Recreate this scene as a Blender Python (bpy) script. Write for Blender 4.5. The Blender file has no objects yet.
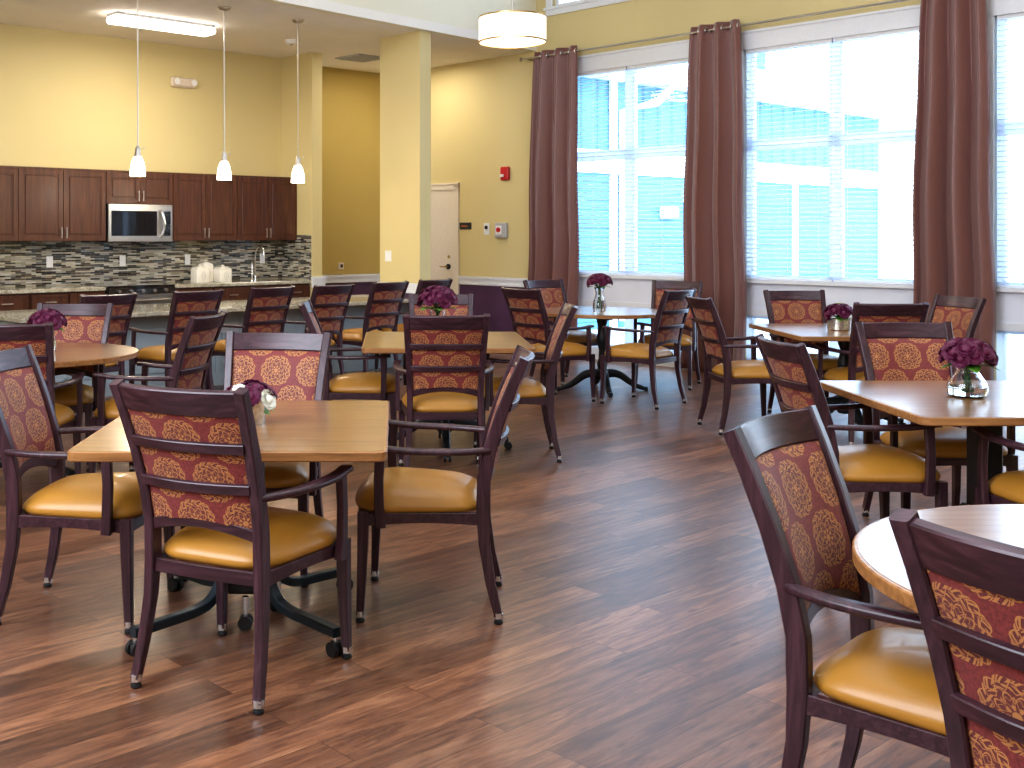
import bpy, math, random
from math import sin, cos, pi, radians, sqrt, atan2
from mathutils import Vector, Matrix

random.seed(7)
C = bpy.context.scene.collection
TH = radians(41.308)          # the room is turned against the view; its own axes are u (along kitchen wall) and v
CU, SU = cos(TH), sin(TH)
def W(u, v): return (u * CU - v * SU, u * SU + v * CU)

# ------------------------------------------------------------------ node helpers
class NG:
    def __init__(s, name):
        s.m = bpy.data.materials.new(name); s.m.use_nodes = True
        s.t = s.m.node_tree; s.t.nodes.clear()
        s.out = s.t.nodes.new('ShaderNodeOutputMaterial')
        s.b = s.t.nodes.new('ShaderNodeBsdfPrincipled')
        s.t.links.new(s.b.outputs[0], s.out.inputs[0])
    def n(s, typ, **kw):
        nd = s.t.nodes.new(typ)
        for k, v in kw.items(): setattr(nd, k, v)
        return nd
    def put(s, sock, v):
        if v is None: return
        if hasattr(v, 'is_linked') or hasattr(v, 'links'): s.t.links.new(v, sock)
        else:
            if sock.type == 'RGBA' and len(v) == 3: v = (*v, 1)
            sock.default_value = v
    def math(s, op, a, b=None, c=None):
        nd = s.n('ShaderNodeMath', operation=op)
        s.put(nd.inputs[0], a)
        if b is not None: s.put(nd.inputs[1], b)
        if c is not None: s.put(nd.inputs[2], c)
        return nd.outputs[0]
    def obj(s): return s.n('ShaderNodeTexCoord').outputs['Object']
    def gen(s): return s.n('ShaderNodeTexCoord').outputs['Object']
    def sep(s, v):
        nd = s.n('ShaderNodeSeparateXYZ'); s.put(nd.inputs[0], v); return nd.outputs
    def comb(s, x, y, z):
        nd = s.n('ShaderNodeCombineXYZ')
        for i, q in enumerate((x, y, z)): s.put(nd.inputs[i], q)
        return nd.outputs[0]
    def mapping(s, v, scale=(1, 1, 1), loc=(0, 0, 0), rot=(0, 0, 0)):
        nd = s.n('ShaderNodeMapping'); s.put(nd.inputs[0], v)
        nd.inputs['Scale'].default_value = scale; nd.inputs['Location'].default_value = loc
        nd.inputs['Rotation'].default_value = rot
        return nd.outputs[0]
    def noise(s, v, scale=5, detail=4, rough=.5, dist=0):
        nd = s.n('ShaderNodeTexNoise'); s.put(nd.inputs['Vector'], v)
        nd.inputs['Scale'].default_value = scale; nd.inputs['Detail'].default_value = detail
        nd.inputs['Roughness'].default_value = rough; nd.inputs['Distortion'].default_value = dist
        return nd.outputs[0]
    def ramp(s, f, stops, interp='LINEAR'):
        nd = s.n('ShaderNodeValToRGB'); s.put(nd.inputs[0], f)
        cr = nd.color_ramp; cr.interpolation = interp
        while len(cr.elements) < len(stops): cr.elements.new(.5)
        for e, (p, c) in zip(cr.elements, stops):
            e.position = p; e.color = (*c, 1) if len(c) == 3 else c
        return nd.outputs[0]
    def mix(s, f, a, b, mode='MIX'):
        nd = s.n('ShaderNodeMix', data_type='RGBA', blend_type=mode)
        s.put(nd.inputs[0], f); s.put(nd.inputs[6], a); s.put(nd.inputs[7], b)
        return nd.outputs[2]
    def bump(s, h, strength=.2, dist=.01):
        nd = s.n('ShaderNodeBump'); nd.inputs['Strength'].default_value = strength
        nd.inputs['Distance'].default_value = dist; s.put(nd.inputs['Height'], h)
        s.t.links.new(nd.outputs[0], s.b.inputs['Normal'])
    def set(s, **kw):
        names = dict(color='Base Color', rough='Roughness', metal='Metallic', coat='Coat Weight', spec='Specular IOR Level',
                     ecol='Emission Color', estr='Emission Strength', trans='Transmission Weight', ior='IOR', coatr='Coat Roughness', sheen='Sheen Weight',
                     sss='Subsurface Weight', alpha='Alpha')
        for k, v in kw.items(): s.put(s.b.inputs[names[k]], v)
        return s

def plain(name, col, rough=.5, metal=0, var=.08, scale=30, bump=0, **kw):
    g = NG(name); nz = g.noise(g.obj(), scale, 3)
    lo = tuple(c * (1 - var) for c in col); hi = tuple(min(1, c * (1 + var)) for c in col)
    g.set(color=g.ramp(nz, [(.3, lo), (.7, hi)]), rough=rough, metal=metal, **kw)
    if bump: g.bump(nz, bump, .004)
    return g.m

M = {}
def wood(name, dark, mid, light, rough=.3, axis='z', scale=1.0, coat=.2, cior=1.5):
    g = NG(name)
    sc = {'x': (1.2, 16, 16), 'y': (16, 1.2, 16), 'z': (16, 16, 1.2)}[axis]
    v = g.mapping(g.obj(), tuple(q * scale for q in sc))
    nz = g.noise(v, 3.0, 6, .6, .6)
    col = g.ramp(nz, [(.28, dark), (.5, mid), (.75, light)])
    g.set(color=col, rough=rough, coat=coat, coatr=.2); g.b.inputs['Coat IOR'].default_value = cior
    g.bump(nz, .05, .002)
    return g.m
M['chairwood'] = wood('plum_brown_wood', (.020, .008, .012), (.042, .016, .024), (.090, .038, .052), .36, 'z', 1.0, .12)
M['chairwoodx'] = wood('plum_brown_wood_rail', (.020, .008, .012), (.042, .016, .024), (.090, .038, .052), .34, 'x', 1.0, .12)
M['table'] = wood('oak_laminate', (.15, .063, .020), (.26, .122, .042), (.36, .18, .066), .30, 'x', .8, .8, 1.7)
M['tableedge'] = wood('oak_table_edge', (.17, .075, .026), (.31, .145, .05), (.42, .21, .08), .35, 'x', 1.0, .1)
M['cab'] = wood('walnut_cabinet', (.045, .014, .007), (.085, .029, .014), (.14, .052, .026), .38, 'z', .7, .1)
M['vinyl'] = plain('mustard_vinyl', (.42, .20, .030), .40, var=.06, scale=9, bump=.03, coat=.1)
M['black'] = plain('black_metal', (.012, .014, .017), .38, var=.2)
M['blacksteel'] = plain('blue_black_steel', (.022, .035, .045), .35, .3, var=.1)
M['rubber'] = plain('black_rubber', (.01, .01, .011), .55)
M['chrome'] = plain('chrome', (.75, .76, .78), .15, 1, var=.03)
M['nickel'] = plain('brushed_nickel', (.55, .52, .48), .3, 1, var=.05)
M['steel'] = plain('stainless_steel', (.60, .59, .57), .28, 1, var=.05, scale=8)
M['blackglass'] = plain('black_glass', (.012, .013, .016), .05, var=.1, coat=1)
M['white'] = plain('white_paint', (.80, .80, .80), .4, var=.02)
M['cream'] = plain('cream_door_paint', (.72, .64, .53), .42, var=.03)
M['trimw'] = plain('white_trim', (.75, .76, .78), .35, var=.02)
M['panelgrey'] = plain('pale_grey_panel', (.74, .76, .82), .45, var=.03, scale=4)
M['ceil'] = plain('ceiling_white', (.84, .80, .73), .85, var=.02, scale=3)
M['bulk'] = plain('yellow_bulkhead_lit_pale', (.80, .76, .60), .75, var=.02, scale=2)  # yellow wall made paler: cool daylight on it is put into the colour
M['purple'] = plain('plum_wainscot', (.085, .036, .085), .55, var=.15, scale=3)
M['barpanel'] = plain('blue_grey_bar_paint', (.34, .40, .43), .45, var=.04, scale=4)
M['red'] = plain('alarm_red', (.50, .012, .02), .35)
M['plate'] = plain('outlet_white', (.78, .78, .77), .4, var=.02)
M['greybox'] = plain('grey_box_metal', (.45, .46, .47), .4, .2)
M['beige'] = plain('beige_plastic', (.70, .60, .48), .45, var=.03)
M['dark'] = plain('dark_plastic', (.02, .02, .022), .4)
M['orange'] = plain('orange_print', (.75, .22, .06), .5)
M['ceramic'] = plain('white_ceramic', (.80, .77, .68), .18, var=.03, coat=.5)
M['brass'] = plain('brass', (.55, .38, .16), .3, 1)
M['silverpot'] = plain('silver_pot', (.62, .60, .54), .25, .85, var=.25, scale=60)
M['petal'] = plain('burgundy_petal', (.10, .004, .038), .6, var=.55, scale=45)
M['petalw'] = plain('white_petal', (.80, .80, .70), .6, var=.1, scale=40)
M['petalg'] = plain('lime_petal', (.42, .52, .08), .6, var=.3, scale=40)
M['leaf'] = plain('green_leaf', (.10, .24, .025), .5, var=.5, scale=30)
M['leafd'] = plain('dark_green_stem', (.03, .10, .02), .5, var=.4, scale=30)

def wallmat(name, col):
    g = NG(name); nz = g.noise(g.obj(), .7, 2); n2 = g.noise(g.obj(), 220, 2)
    g.set(color=g.ramp(nz, [(.3, tuple(c * .96 for c in col)), (.7, tuple(c * 1.03 for c in col))]), rough=.6, spec=.3)
    g.bump(n2, .06, .002); return g.m
M['yellow'] = wallmat('yellow_wall_paint', (.64, .535, .275))
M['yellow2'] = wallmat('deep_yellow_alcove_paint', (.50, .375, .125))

# glass
def glassmat(name, tint=(1, 1, 1), refl=.06):
    g = NG(name); g.t.nodes.remove(g.b)
    tr = g.n('ShaderNodeBsdfTransparent'); tr.inputs[0].default_value = (*tint, 1)
    gl = g.n('ShaderNodeBsdfGlossy'); gl.inputs['Roughness'].default_value = .02
    mx = g.n('ShaderNodeMixShader')
    fr = g.n('ShaderNodeFresnel'); fr.inputs[0].default_value = 1.35
    g.t.links.new(g.math('ADD', fr.outputs[0], refl * .3), mx.inputs[0])
    g.t.links.new(tr.outputs[0], mx.inputs[1]); g.t.links.new(gl.outputs[0], mx.inputs[2])
    g.t.links.new(mx.outputs[0], g.out.inputs[0]); return g.m
M['pane'] = glassmat('window_glass', (.96, .985, 1))
g = NG('vase_glass'); g.set(color=(.95, .98, 1), rough=.02, trans=1.0, ior=1.40); M['glass'] = g.m
g = NG('vase_water'); g.set(color=(.86, .93, .90), rough=.02, trans=1.0, ior=1.33); M['water'] = g.m

# emissive things
def emis(name, col, st, base=(.8, .8, .8)):
    g = NG(name); nz = g.noise(g.obj(), 3, 1)
    g.set(color=base, rough=.4, ecol=g.mix(nz, tuple(c * .98 for c in col), col), estr=st); return g.m
M['shade'] = emis('lit_glass_shade', (1, .90, .76), 4.0)
M['diffuser'] = emis('lit_diffuser', (1, .90, .80), 9.0)
M['drum'] = emis('lit_linen_drum', (1, .90, .76), 1.15)
M['drumbot'] = emis('lit_drum_diffuser', (1, .93, .80), 1.3)

# translucent blind slats
g = NG('white_blind_slats'); g.set(color=(.86, .88, .90), rough=.5)
tl = g.n('ShaderNodeBsdfTranslucent'); tl.inputs[0].default_value = (.88, .94, 1, 1)
mx = g.n('ShaderNodeMixShader'); mx.inputs[0].default_value = .5
g.t.links.new(g.b.outputs[0], mx.inputs[1]); g.t.links.new(tl.outputs[0], mx.inputs[2]); g.t.links.new(mx.outputs[0], g.out.inputs[0])
M['blind'] = g.m
g = NG('white_vinyl_frame'); g.set(color=(.86, .88, .90), rough=.4)
tl = g.n('ShaderNodeBsdfTranslucent'); tl.inputs[0].default_value = (.86, .92, 1, 1)
mx = g.n('ShaderNodeMixShader'); mx.inputs[0].default_value = .6  # translucency added so the solid frames glow from the daylight behind
g.t.links.new(g.b.outputs[0], mx.inputs[1]); g.t.links.new(tl.outputs[0], mx.inputs[2]); g.t.links.new(mx.outputs[0], g.out.inputs[0])
M['vinylframe'] = g.m

# curtain
g = NG('maroon_curtain_satin'); x, y, z = g.sep(g.obj())[:3]
nz = g.noise(g.mapping(g.obj(), (60, 60, 240)), 3, 3)
nl = g.noise(g.mapping(g.obj(), (4, 4, .6)), 2, 2)
c1 = g.ramp(nz, [(.3, (.150, .060, .048)), (.7, (.205, .085, .068))])
g.set(color=g.mix(nl, c1, g.mix(.5, c1, (.26, .115, .095))), rough=.42, sheen=.35); g.bump(nz, .08, .002)
M['curtain'] = g.m

# floor planks (u runs along the boards)
g = NG('rustic_plank_floor'); v = g.obj()
br = g.n('ShaderNodeTexBrick', offset=.37, offset_frequency=2, squash=1.0)
g.put(br.inputs['Vector'], v)
br.inputs['Color1'].default_value = (.0, .0, .0, 1); br.inputs['Color2'].default_value = (1, 1, 1, 1)
br.inputs['Mortar'].default_value = (.5, .5, .5, 1)
br.inputs['Scale'].default_value = 1; br.inputs['Mortar Size'].default_value = .0012
br.inputs['Brick Width'].default_value = 1.22; br.inputs['Row Height'].default_value = .152
xx, yy, zz = g.sep(v)[:3]
cell = g.sep(br.outputs[0])[0]
vg = g.comb(g.math('ADD', xx, g.math('MULTIPLY', cell, 37.0)), yy, cell)
n1 = g.noise(g.mapping(vg, (1.1, 9, 1)), 2.2, 8, .66, 1.2)
n2 = g.noise(g.mapping(vg, (3.0, 26, 1)), 3.5, 6, .7, .6)
n3 = g.noise(g.mapping(vg, (.9, 3.2, 1)), 1.6, 5, .65, .9)
base = g.ramp(n1, [(.32, (.030, .012, .008)), (.43, (.120, .048, .024)), (.53, (.290, .128, .058)), (.68, (.50, .27, .145))])
base = g.mix(.38, base, g.ramp(n2, [(.33, (.040, .018, .013)), (.66, (.40, .205, .118))]))
base = g.mix(g.math('MULTIPLY', g.math('SUBTRACT', 1.0, n3), .85), base, (.060, .027, .020))
tint = g.ramp(cell, [(0, (.62, .58, .58)), (.5, (.98, .95, .93)), (1, (1.42, 1.36, 1.28))])
base = g.mix(1.0, base, tint, 'MULTIPLY')
base = g.mix(br.outputs['Fac'], base, (.03, .013, .01))
kn = g.n('ShaderNodeTexVoronoi'); g.put(kn.inputs['Vector'], g.mapping(vg, (2.2, 8, 1))); kn.inputs['Scale'].default_value = 1.3
base = g.mix(g.ramp(kn.outputs['Distance'], [(.02, (.85, .85, .85)), (.12, (0, 0, 0))]), base, (.028, .011, .009))
g.set(color=base, rough=g.ramp(n2, [(.2, (.30, .30, .30)), (.8, (.40, .40, .40))]), spec=.6)
g.bump(n2, .10, .003)
M['floor'] = g.m

# mosaic backsplash
def mosaic():
    g = NG('glass_strip_mosaic'); v = g.obj(); x, y, z = g.sep(v)[:3]
    vv = g.comb(g.math('ADD', x, y), z, 0.0)
    br = g.n('ShaderNodeTexBrick', offset=.43, offset_frequency=2); g.put(br.inputs['Vector'], vv)
    br.inputs['Color1'].default_value = (0, 0, 0, 1); br.inputs['Color2'].default_value = (1, 1, 1, 1); br.inputs['Mortar'].default_value = (.5, .5, .5, 1)
    br.inputs['Scale'].default_value = 1; br.inputs['Mortar Size'].default_value = .0014
    br.inputs['Brick Width'].default_value = .115; br.inputs['Row Height'].default_value = .0175
    col = g.ramp(g.sep(br.outputs[0])[0], [(0, (.012, .014, .015)), (.20, (.055, .052, .045)), (.32, (.30, .27, .20)), (.5, (.50, .45, .34)), (.62, (.10, .07, .045)), (.72, (.38, .36, .30)), (.85, (.16, .17, .16)), (.93, (.55, .52, .44))], 'CONSTANT')
    col = g.mix(br.outputs['Fac'], col, (.30, .28, .24))
    g.set(color=col, rough=.16, coat=.6); return g.m
M['mosaic'] = mosaic()
# granite
g = NG('speckled_granite'); v = g.obj()
a = g.noise(g.mapping(v, (1, 1, 1), rot=(0, 0, .5)), 6, 6, .7, 1.5); b = g.noise(v, 70, 4, .7)
c = g.ramp(a, [(.3, (.20, .17, .12)), (.48, (.46, .42, .32)), (.7, (.60, .56, .46))])
c = g.mix(g.ramp(b, [(.40, (.9, .9, .9)), (.48, (0, 0, 0))]), c, (.10, .085, .065))
g.set(color=c, rough=.14, coat=.4); M['granite'] = g.m

# chair damask with medallions, drawn from object coordinates (x, z) of the panel
def damask():
    g = NG('brick_damask_medallions'); x, y, z = g.sep(g.obj())[:3]
    m = g.math
    RW, CW = .130, .168
    row = m('FLOOR', m('ADD', m('DIVIDE', z, RW), .18))
    odd = m('MODULO', m('ADD', row, 100.0), 2.0)
    lx0 = m('ADD', x, m('MULTIPLY', odd, CW / 2))
    col = m('FLOOR', m('ADD', m('DIVIDE', lx0, CW), .5))
    lx = m('SUBTRACT', lx0, m('MULTIPLY', col, CW))
    lz = m('SUBTRACT', z, m('MULTIPLY', m('ADD', row, .32), RW))
    wob = g.noise(g.obj(), 45, 2)
    r = m('ADD', m('SQRT', m('ADD', m('MULTIPLY', lx, lx), m('MULTIPLY', lz, lz))), m('MULTIPLY', m('SUBTRACT', wob, .5), .006))
    a = m('ARCTAN2', lz, lx)
    def near(target, wd): return m('LESS_THAN', m('ABSOLUTE', m('SUBTRACT', r, target)), wd)
    def amp_sin(k, c0, c1, absol=True, ph=0.0):
        q_ = m('SINE', m('ADD', m('MULTIPLY', a, float(k)), ph))
        if absol: q_ = m('ABSOLUTE', q_)
        return m('ADD', c0, m('MULTIPLY', q_, c1))
    parts = [near(amp_sin(6, .058, .0125), .0016), near(amp_sin(6, .066, -.016), .0015), near(amp_sin(12, .046, .004, False), .0010),
             near(amp_sin(4, .024, .017), .0018), near(amp_sin(4, .036, -.020), .0016), near(amp_sin(16, .031, .003, False), .0008),
             m('MULTIPLY', near(.063, .006), m('GREATER_THAN', m('SINE', m('ADD', m('MULTIPLY', a, 24.0), m('MULTIPLY', r, 500.0))), .35)),
             m('MULTIPLY', near(.050, .005), m('GREATER_THAN', m('SINE', m('SUBTRACT', m('MULTIPLY', a, 18.0), m('MULTIPLY', r, 600.0))), .55)),
             m('MULTIPLY', near(.016, .005), m('GREATER_THAN', m('SINE', m('MULTIPLY', a, 8.0)), .1))]
    inside = parts[0]
    for q_ in parts[1:]: inside = m('MAXIMUM', inside, q_)
    edge = m('LESS_THAN', r, amp_sin(6, .058, .0125))
    bgn = g.noise(g.obj(), 160, 2)
    bg = g.ramp(bgn, [(.35, (.130, .020, .020)), (.65, (.225, .036, .032))])
    cen = g.mix(m('MULTIPLY', edge, .50), bg, (.085, .024, .026))
    core = m('LESS_THAN', r, .009)
    g.set(color=g.mix(m('MAXIMUM', inside, core), cen, (.44, .195, .062)), rough=.62, sheen=.1)
    g.bump(bgn, .1, .002)
    return g.m
M['damask'] = damask()

# exterior
def siding(name, vertical):
    g = NG(name); x, y, z = g.sep(g.obj())[:3]
    q = g.math('FRACT', g.math('DIVIDE', g.math('ADD', x, y), .42)) if vertical else g.math('FRACT', g.math('DIVIDE', z, .155))
    ln = g.math('LESS_THAN', q, .14 if vertical else .10)
    g.set(color=g.mix(ln, (.075, .225, .300), (.018, .095, .15)), rough=.6); return g.m
M['lap'] = siding('teal_lap_siding', False); M['batten'] = siding('teal_batten_siding', True)
M['extwhite'] = plain('exterior_white_trim', (.85, .87, .9), .5, var=.02)
M['roof'] = plain('pale_roof', (.75, .78, .82), .7, var=.08)
g = NG('pale_paving'); br = g.n('ShaderNodeTexBrick'); g.put(br.inputs['Vector'], g.obj())
br.inputs['Color1'].default_value = (.62, .60, .58, 1); br.inputs['Color2'].default_value = (.72, .72, .72, 1); br.inputs['Mortar'].default_value = (.40, .45, .5, 1)
br.inputs['Scale'].default_value = 1; br.inputs['Brick Width'].default_value = .3; br.inputs['Row Height'].default_value = .15; br.inputs['Mortar Size'].default_value = .01
g.set(color=br.outputs[0], rough=.8); M['paving'] = g.m

# ------------------------------------------------------------------ mesh builder
class MB:
    def __init__(s): s.v = []; s.f = []; s.mi = []; s.k = 0
    def add(s, vs, fs):
        o = len(s.v); s.v += [tuple(p) for p in vs]
        for f in fs: s.f.append(tuple(i + o for i in f)); s.mi.append(s.k)
    def box(s, x0, x1, y0, y1, z0, z1):
        s.add([(x0, y0, z0), (x1, y0, z0), (x1, y1, z0), (x0, y1, z0), (x0, y0, z1), (x1, y0, z1), (x1, y1, z1), (x0, y1, z1)],
              [(0, 3, 2, 1), (4, 5, 6, 7), (0, 1, 5, 4), (1, 2, 6, 5), (2, 3, 7, 6), (3, 0, 4, 7)])
        return s
    def cbox(s, x0, x1, y0, y1, z0, z1, c=.003):
        # box with chamfered outline, as a stack of inset rectangles
        def ring(i, z): return [(x0 + i, y0 + c, z), (x0 + c, y0 + i, z), (x1 - c, y0 + i, z), (x1 - i, y0 + c, z), (x1 - i, y1 - c, z), (x1 - c, y1 - i, z), (x0 + c, y1 - i, z), (x0 + i, y1 - c, z)]
        def ins(z): return [(x0 + c, y0 + c, z), (x0 + c, y0 + c, z), (x1 - c, y0 + c, z), (x1 - c, y0 + c, z), (x1 - c, y1 - c, z), (x1 - c, y1 - c, z), (x0 + c, y1 - c, z), (x0 + c, y1 - c, z)]
        s.rings([ins(z0), ring(0, z0 + c), ring(0, z1 - c), ins(z1)]); return s
    def rings(s, rs, cap=True, close=True):
        n = len(rs[0]); vs = [p for r in rs for p in r]; fs = []
        for k in range(len(rs) - 1):
            for i in range(n if close else n - 1):
                j = (i + 1) % n; fs.append((k * n + i, k * n + j, (k + 1) * n + j, (k + 1) * n + i))
        if cap and close:
            fs.append(tuple(range(n - 1, -1, -1))); fs.append(tuple((len(rs) - 1) * n + i for i in range(n)))
        s.add(vs, fs); return s
    def sweep(s, pts, up, ws, hs, c=.25, n=None):
        pts = [Vector(p) for p in pts]; N = len(pts); up = Vector(up)
        if not hasattr(ws, '__len__'): ws = [ws] * N
        if not hasattr(hs, '__len__'): hs = [hs] * N
        rs = []
        for i, p in enumerate(pts):
            t = (pts[min(i + 1, N - 1)] - pts[max(i - 1, 0)]).normalized()
            sd = t.cross(up).normalized(); u2 = sd.cross(t).normalized()
            w, h = ws[i], hs[i]
            if n:
                sec = [(w * cos(2 * pi * q / n), h * sin(2 * pi * q / n)) for q in range(n)]
            else:
                k = min(w, h) * c
                sec = [(w, -h + k), (w, h - k), (w - k, h), (-w + k, h), (-w, h - k), (-w, -h + k), (-w + k, -h), (w - k, -h)]
            rs.append([p + sd * a + u2 * b for a, b in sec])
        s.rings(rs); return s
    def tube(s, pts, r, n=10, up=(0, 0, 1)):
        return s.sweep(pts, up, r, r, n=n)
    def lathe(s, prof, n=24, cx=0, cy=0, cap=True):
        s.rings([[(cx + r * cos(2 * pi * i / n), cy + r * sin(2 * pi * i / n), z) for i in range(n)] for r, z in prof], cap); return s
    def cyl(s, c0, c1, r, n=16):
        d = Vector(c1) - Vector(c0); up = (0, 0, 1) if abs(d.normalized().z) < .9 else (1, 0, 0)
        return s.sweep([c0, c1], up, r, r, n=n)
    def build(s, name, mats, parent=None, smooth=40, loc=None, rot=None):
        me = bpy.data.meshes.new(name); me.from_pydata(s.v, [], s.f)
        mats = mats if isinstance(mats, (list, tuple)) else [mats]
        for m in mats: me.materials.append(M[m] if isinstance(m, str) else m)
        for p, k in zip(me.polygons, s.mi): p.material_index = k
        me.validate()
        import bmesh
        bm = bmesh.new(); bm.from_mesh(me); bmesh.ops.remove_doubles(bm, verts=bm.verts, dist=1e-6)
        bmesh.ops.recalc_face_normals(bm, faces=bm.faces); bm.to_mesh(me); bm.free()
        if smooth:
            for p in me.polygons: p.use_smooth = True
            me.set_sharp_from_angle(angle=radians(smooth))
        o = bpy.data.objects.new(name, me); C.objects.link(o)
        if parent: o.parent = parent
        if loc: o.location = loc
        if rot is not None: o.rotation_euler.z = rot
        return o
def lerp(a, b, t): return a + (b - a) * t
def interp(prof, q):           # prof: list of (key, value...) sorted
    for a, b in zip(prof, prof[1:]):
        if q <= b[0]:
            t = (q - a[0]) / (b[0] - a[0]); return [lerp(x, y, t) for x, y in zip(a[1:], b[1:])]
    return list(prof[-1][1:])
def smoothpath(pts, n=4):
    P = [Vector(p) for p in pts]; out = []
    for i in range(len(P) - 1):
        p0, p1, p2, p3 = P[max(i - 1, 0)], P[i], P[i + 1], P[min(i + 2, len(P) - 1)]
        for k in range(n):
            t = k / n
            out.append(.5 * ((2 * p1) + (p2 - p0) * t + (2 * p0 - 5 * p1 + 4 * p2 - p3) * t * t + (3 * p1 - p0 - 3 * p2 + p3) * t ** 3))
    out.append(P[-1]); return out

def tag(o, label=None, cat=None, group=None, kind=None):
    if label: o['label'] = label
    if cat: o['category'] = cat
    if group: o['group'] = group
    if kind: o['kind'] = kind
    return o
def thing(name, label, cat, loc=(0, 0, 0), rz=0, group=None, kind=None):
    o = bpy.data.objects.new(name, None); o.empty_display_size = .1; C.objects.link(o)
    o.location = loc; o.rotation_euler.z = rz
    return tag(o, label, cat, group, kind)
def copy_tree(o, parent=None):
    c = o.copy(); C.objects.link(c)
    if parent: c.parent = parent
    for ch in o.children: copy_tree(ch, c)
    return c
def roomthing(name, label, cat, u, v, z, group=None, kind=None):
    x, y = W(u, v); return thing(name, label, cat, (x, y, z), TH, group, kind)
def struct(name, mb, mats, label=None, smooth=0):
    o = mb.build(name, mats, None, smooth, rot=TH); o['kind'] = 'structure'
    o['label'] = label or name.replace('_', ' '); o['category'] = name.split('_')[0]
    return o

# ------------------------------------------------------------------ room shell
WU = 10.54      # window wall plane (u)
KV = 11.90      # kitchen wall plane (v)
CZ = 3.71       # low ceiling
HZ = 6.0        # hall ceiling
ULEFT, VFRONT = -2.4, -4.2
m = MB(); m.box(ULEFT - .2, WU + .2, VFRONT - .2, 12.3, -.08, 0); struct('floor', m, 'floor', 'rustic brown wood plank floor')
# low ceiling over the kitchen, with the upper wall rising from its edge into the tall hall
def bv(u): return 9.0 + .085 * (u - 6.34)
m = MB()
a0, a1 = bv(ULEFT), bv(WU + .2)
m.add([(ULEFT, a0, CZ), (WU + .2, a1, CZ), (WU + .2, 12.3, CZ), (ULEFT, 12.3, CZ), (ULEFT, a0, CZ + .1), (WU + .2, a1, CZ + .1), (WU + .2, 12.3, CZ + .1), (ULEFT, 12.3, CZ + .1)],
      [(0, 3, 2, 1), (4, 5, 6, 7), (0, 1, 5, 4), (1, 2, 6, 5), (2, 3, 7, 6), (3, 0, 4, 7)])
struct('ceiling_kitchen', m, 'ceil', 'low flat white ceiling over the kitchen')
m = MB()
m.add([(ULEFT, a0 - .01, CZ), (WU, a1 - .01, CZ), (WU, a1 - .01, HZ), (ULEFT, a0 - .01, HZ), (ULEFT, a0 + .15, CZ + .1), (WU, a1 + .15, CZ + .1), (WU, a1 + .15, HZ), (ULEFT, a0 + .15, HZ), (ULEFT, a0 - .01, CZ - .001), (WU, a1 - .01, CZ - .001), (WU, a1 + .1, CZ - .001), (ULEFT, a0 + .1, CZ - .001)],
      [(0, 1, 2, 3), (4, 7, 6, 5), (8, 11, 10, 9), (2, 6, 7, 3), (0, 8, 9, 1)])
struct('wall_upper', m, 'bulk', 'yellow upper wall, painted pale as if daylit, above the low kitchen ceiling edge')
m = MB(); m.box(ULEFT - .2, WU + .2, VFRONT - .2, 9.6, HZ, HZ + .1); struct('ceiling_hall', m, 'ceil', 'high white ceiling of the dining hall')
m = MB(); m.box(ULEFT - .2, 8.51, KV, KV + .15, 0, CZ + .1); struct('wall_kitchen', m, 'yellow', 'pale yellow wall behind the kitchen cabinets')
m = MB(); m.box(8.51, 8.665, 11.236, KV + .15, 0, CZ); struct('wall_return', m, 'yellow', 'short yellow return wall at the end of the kitchen counter')
m = MB(); m.box(8.665, WU, 12.1, 12.25, .81, CZ + .1); m.k = 1; m.box(8.665, WU, 12.1, 12.25, 0, .81)
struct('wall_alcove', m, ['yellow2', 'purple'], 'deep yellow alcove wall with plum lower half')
m = MB(); m.box(8.513, 8.678, 9.27, 9.95, .81, CZ + .05); m.k = 1; m.box(8.513, 8.678, 9.27, 9.95, 0, .81)
struct('wall_pier', m, ['yellow', 'purple'], 'tall yellow pier wall standing at the end of the bar')
m = MB(); m.box(ULEFT - .2, ULEFT, VFRONT - .2, 12.3, 0, HZ); struct('wall_left', m, 'yellow', 'yellow left wall')
m = MB(); m.box(ULEFT, WU, VFRONT - .2, VFRONT, 0, HZ); struct('wall_front', m, 'yellow', 'yellow wall behind the viewer')

# window wall with openings
WINS = [(7.03, 8.98), (4.56, 6.50), (2.09, 4.03), (-.38, 1.56)]
ZL0, ZL1, ZS, ZH = .13, .625, .985, 3.40
m = MB(); x0, x1 = WU, WU + .2
edges = [12.3] + [q for a, b in WINS for q in (b, a)] + [VFRONT - .2]
for i in range(0, len(edges), 2):
    hi, lo = edges[i], edges[i + 1]
    if i == 0:
        m.k = 0; m.box(x0, x1, lo, hi, .81, 4.2); m.k = 1; m.box(x0, x1, lo, hi, 0, .81); m.k = 0
    else: m.box(x0, x1, lo, hi, 0, 4.2)
CLER = [(7.3, 9.10), (4.8, 6.6), (2.3, 4.1)]
for a, b in WINS:
    m.k = 0; m.box(x0, x1, a, b, ZH, 4.2)
    m.k = 2; m.box(x0, x1, a, b, ZL1, ZS); m.box(x0, x1, a, b, 0, ZL0)
m.k = 0
ce = [12.3] + [q for a, b in CLER for q in (b, a)] + [VFRONT - .2]
for i in range(0, len(ce), 2): m.box(x0, x1, ce[i + 1], ce[i], 4.2, 5.35)
m.box(x0, x1, VFRONT - .2, 12.3, 5.35, HZ)
struct('wall_right', m, ['yellow', 'purple', 'panelgrey'], 'yellow window wall with plum lower part by the door and grey panels under the windows')

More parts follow.
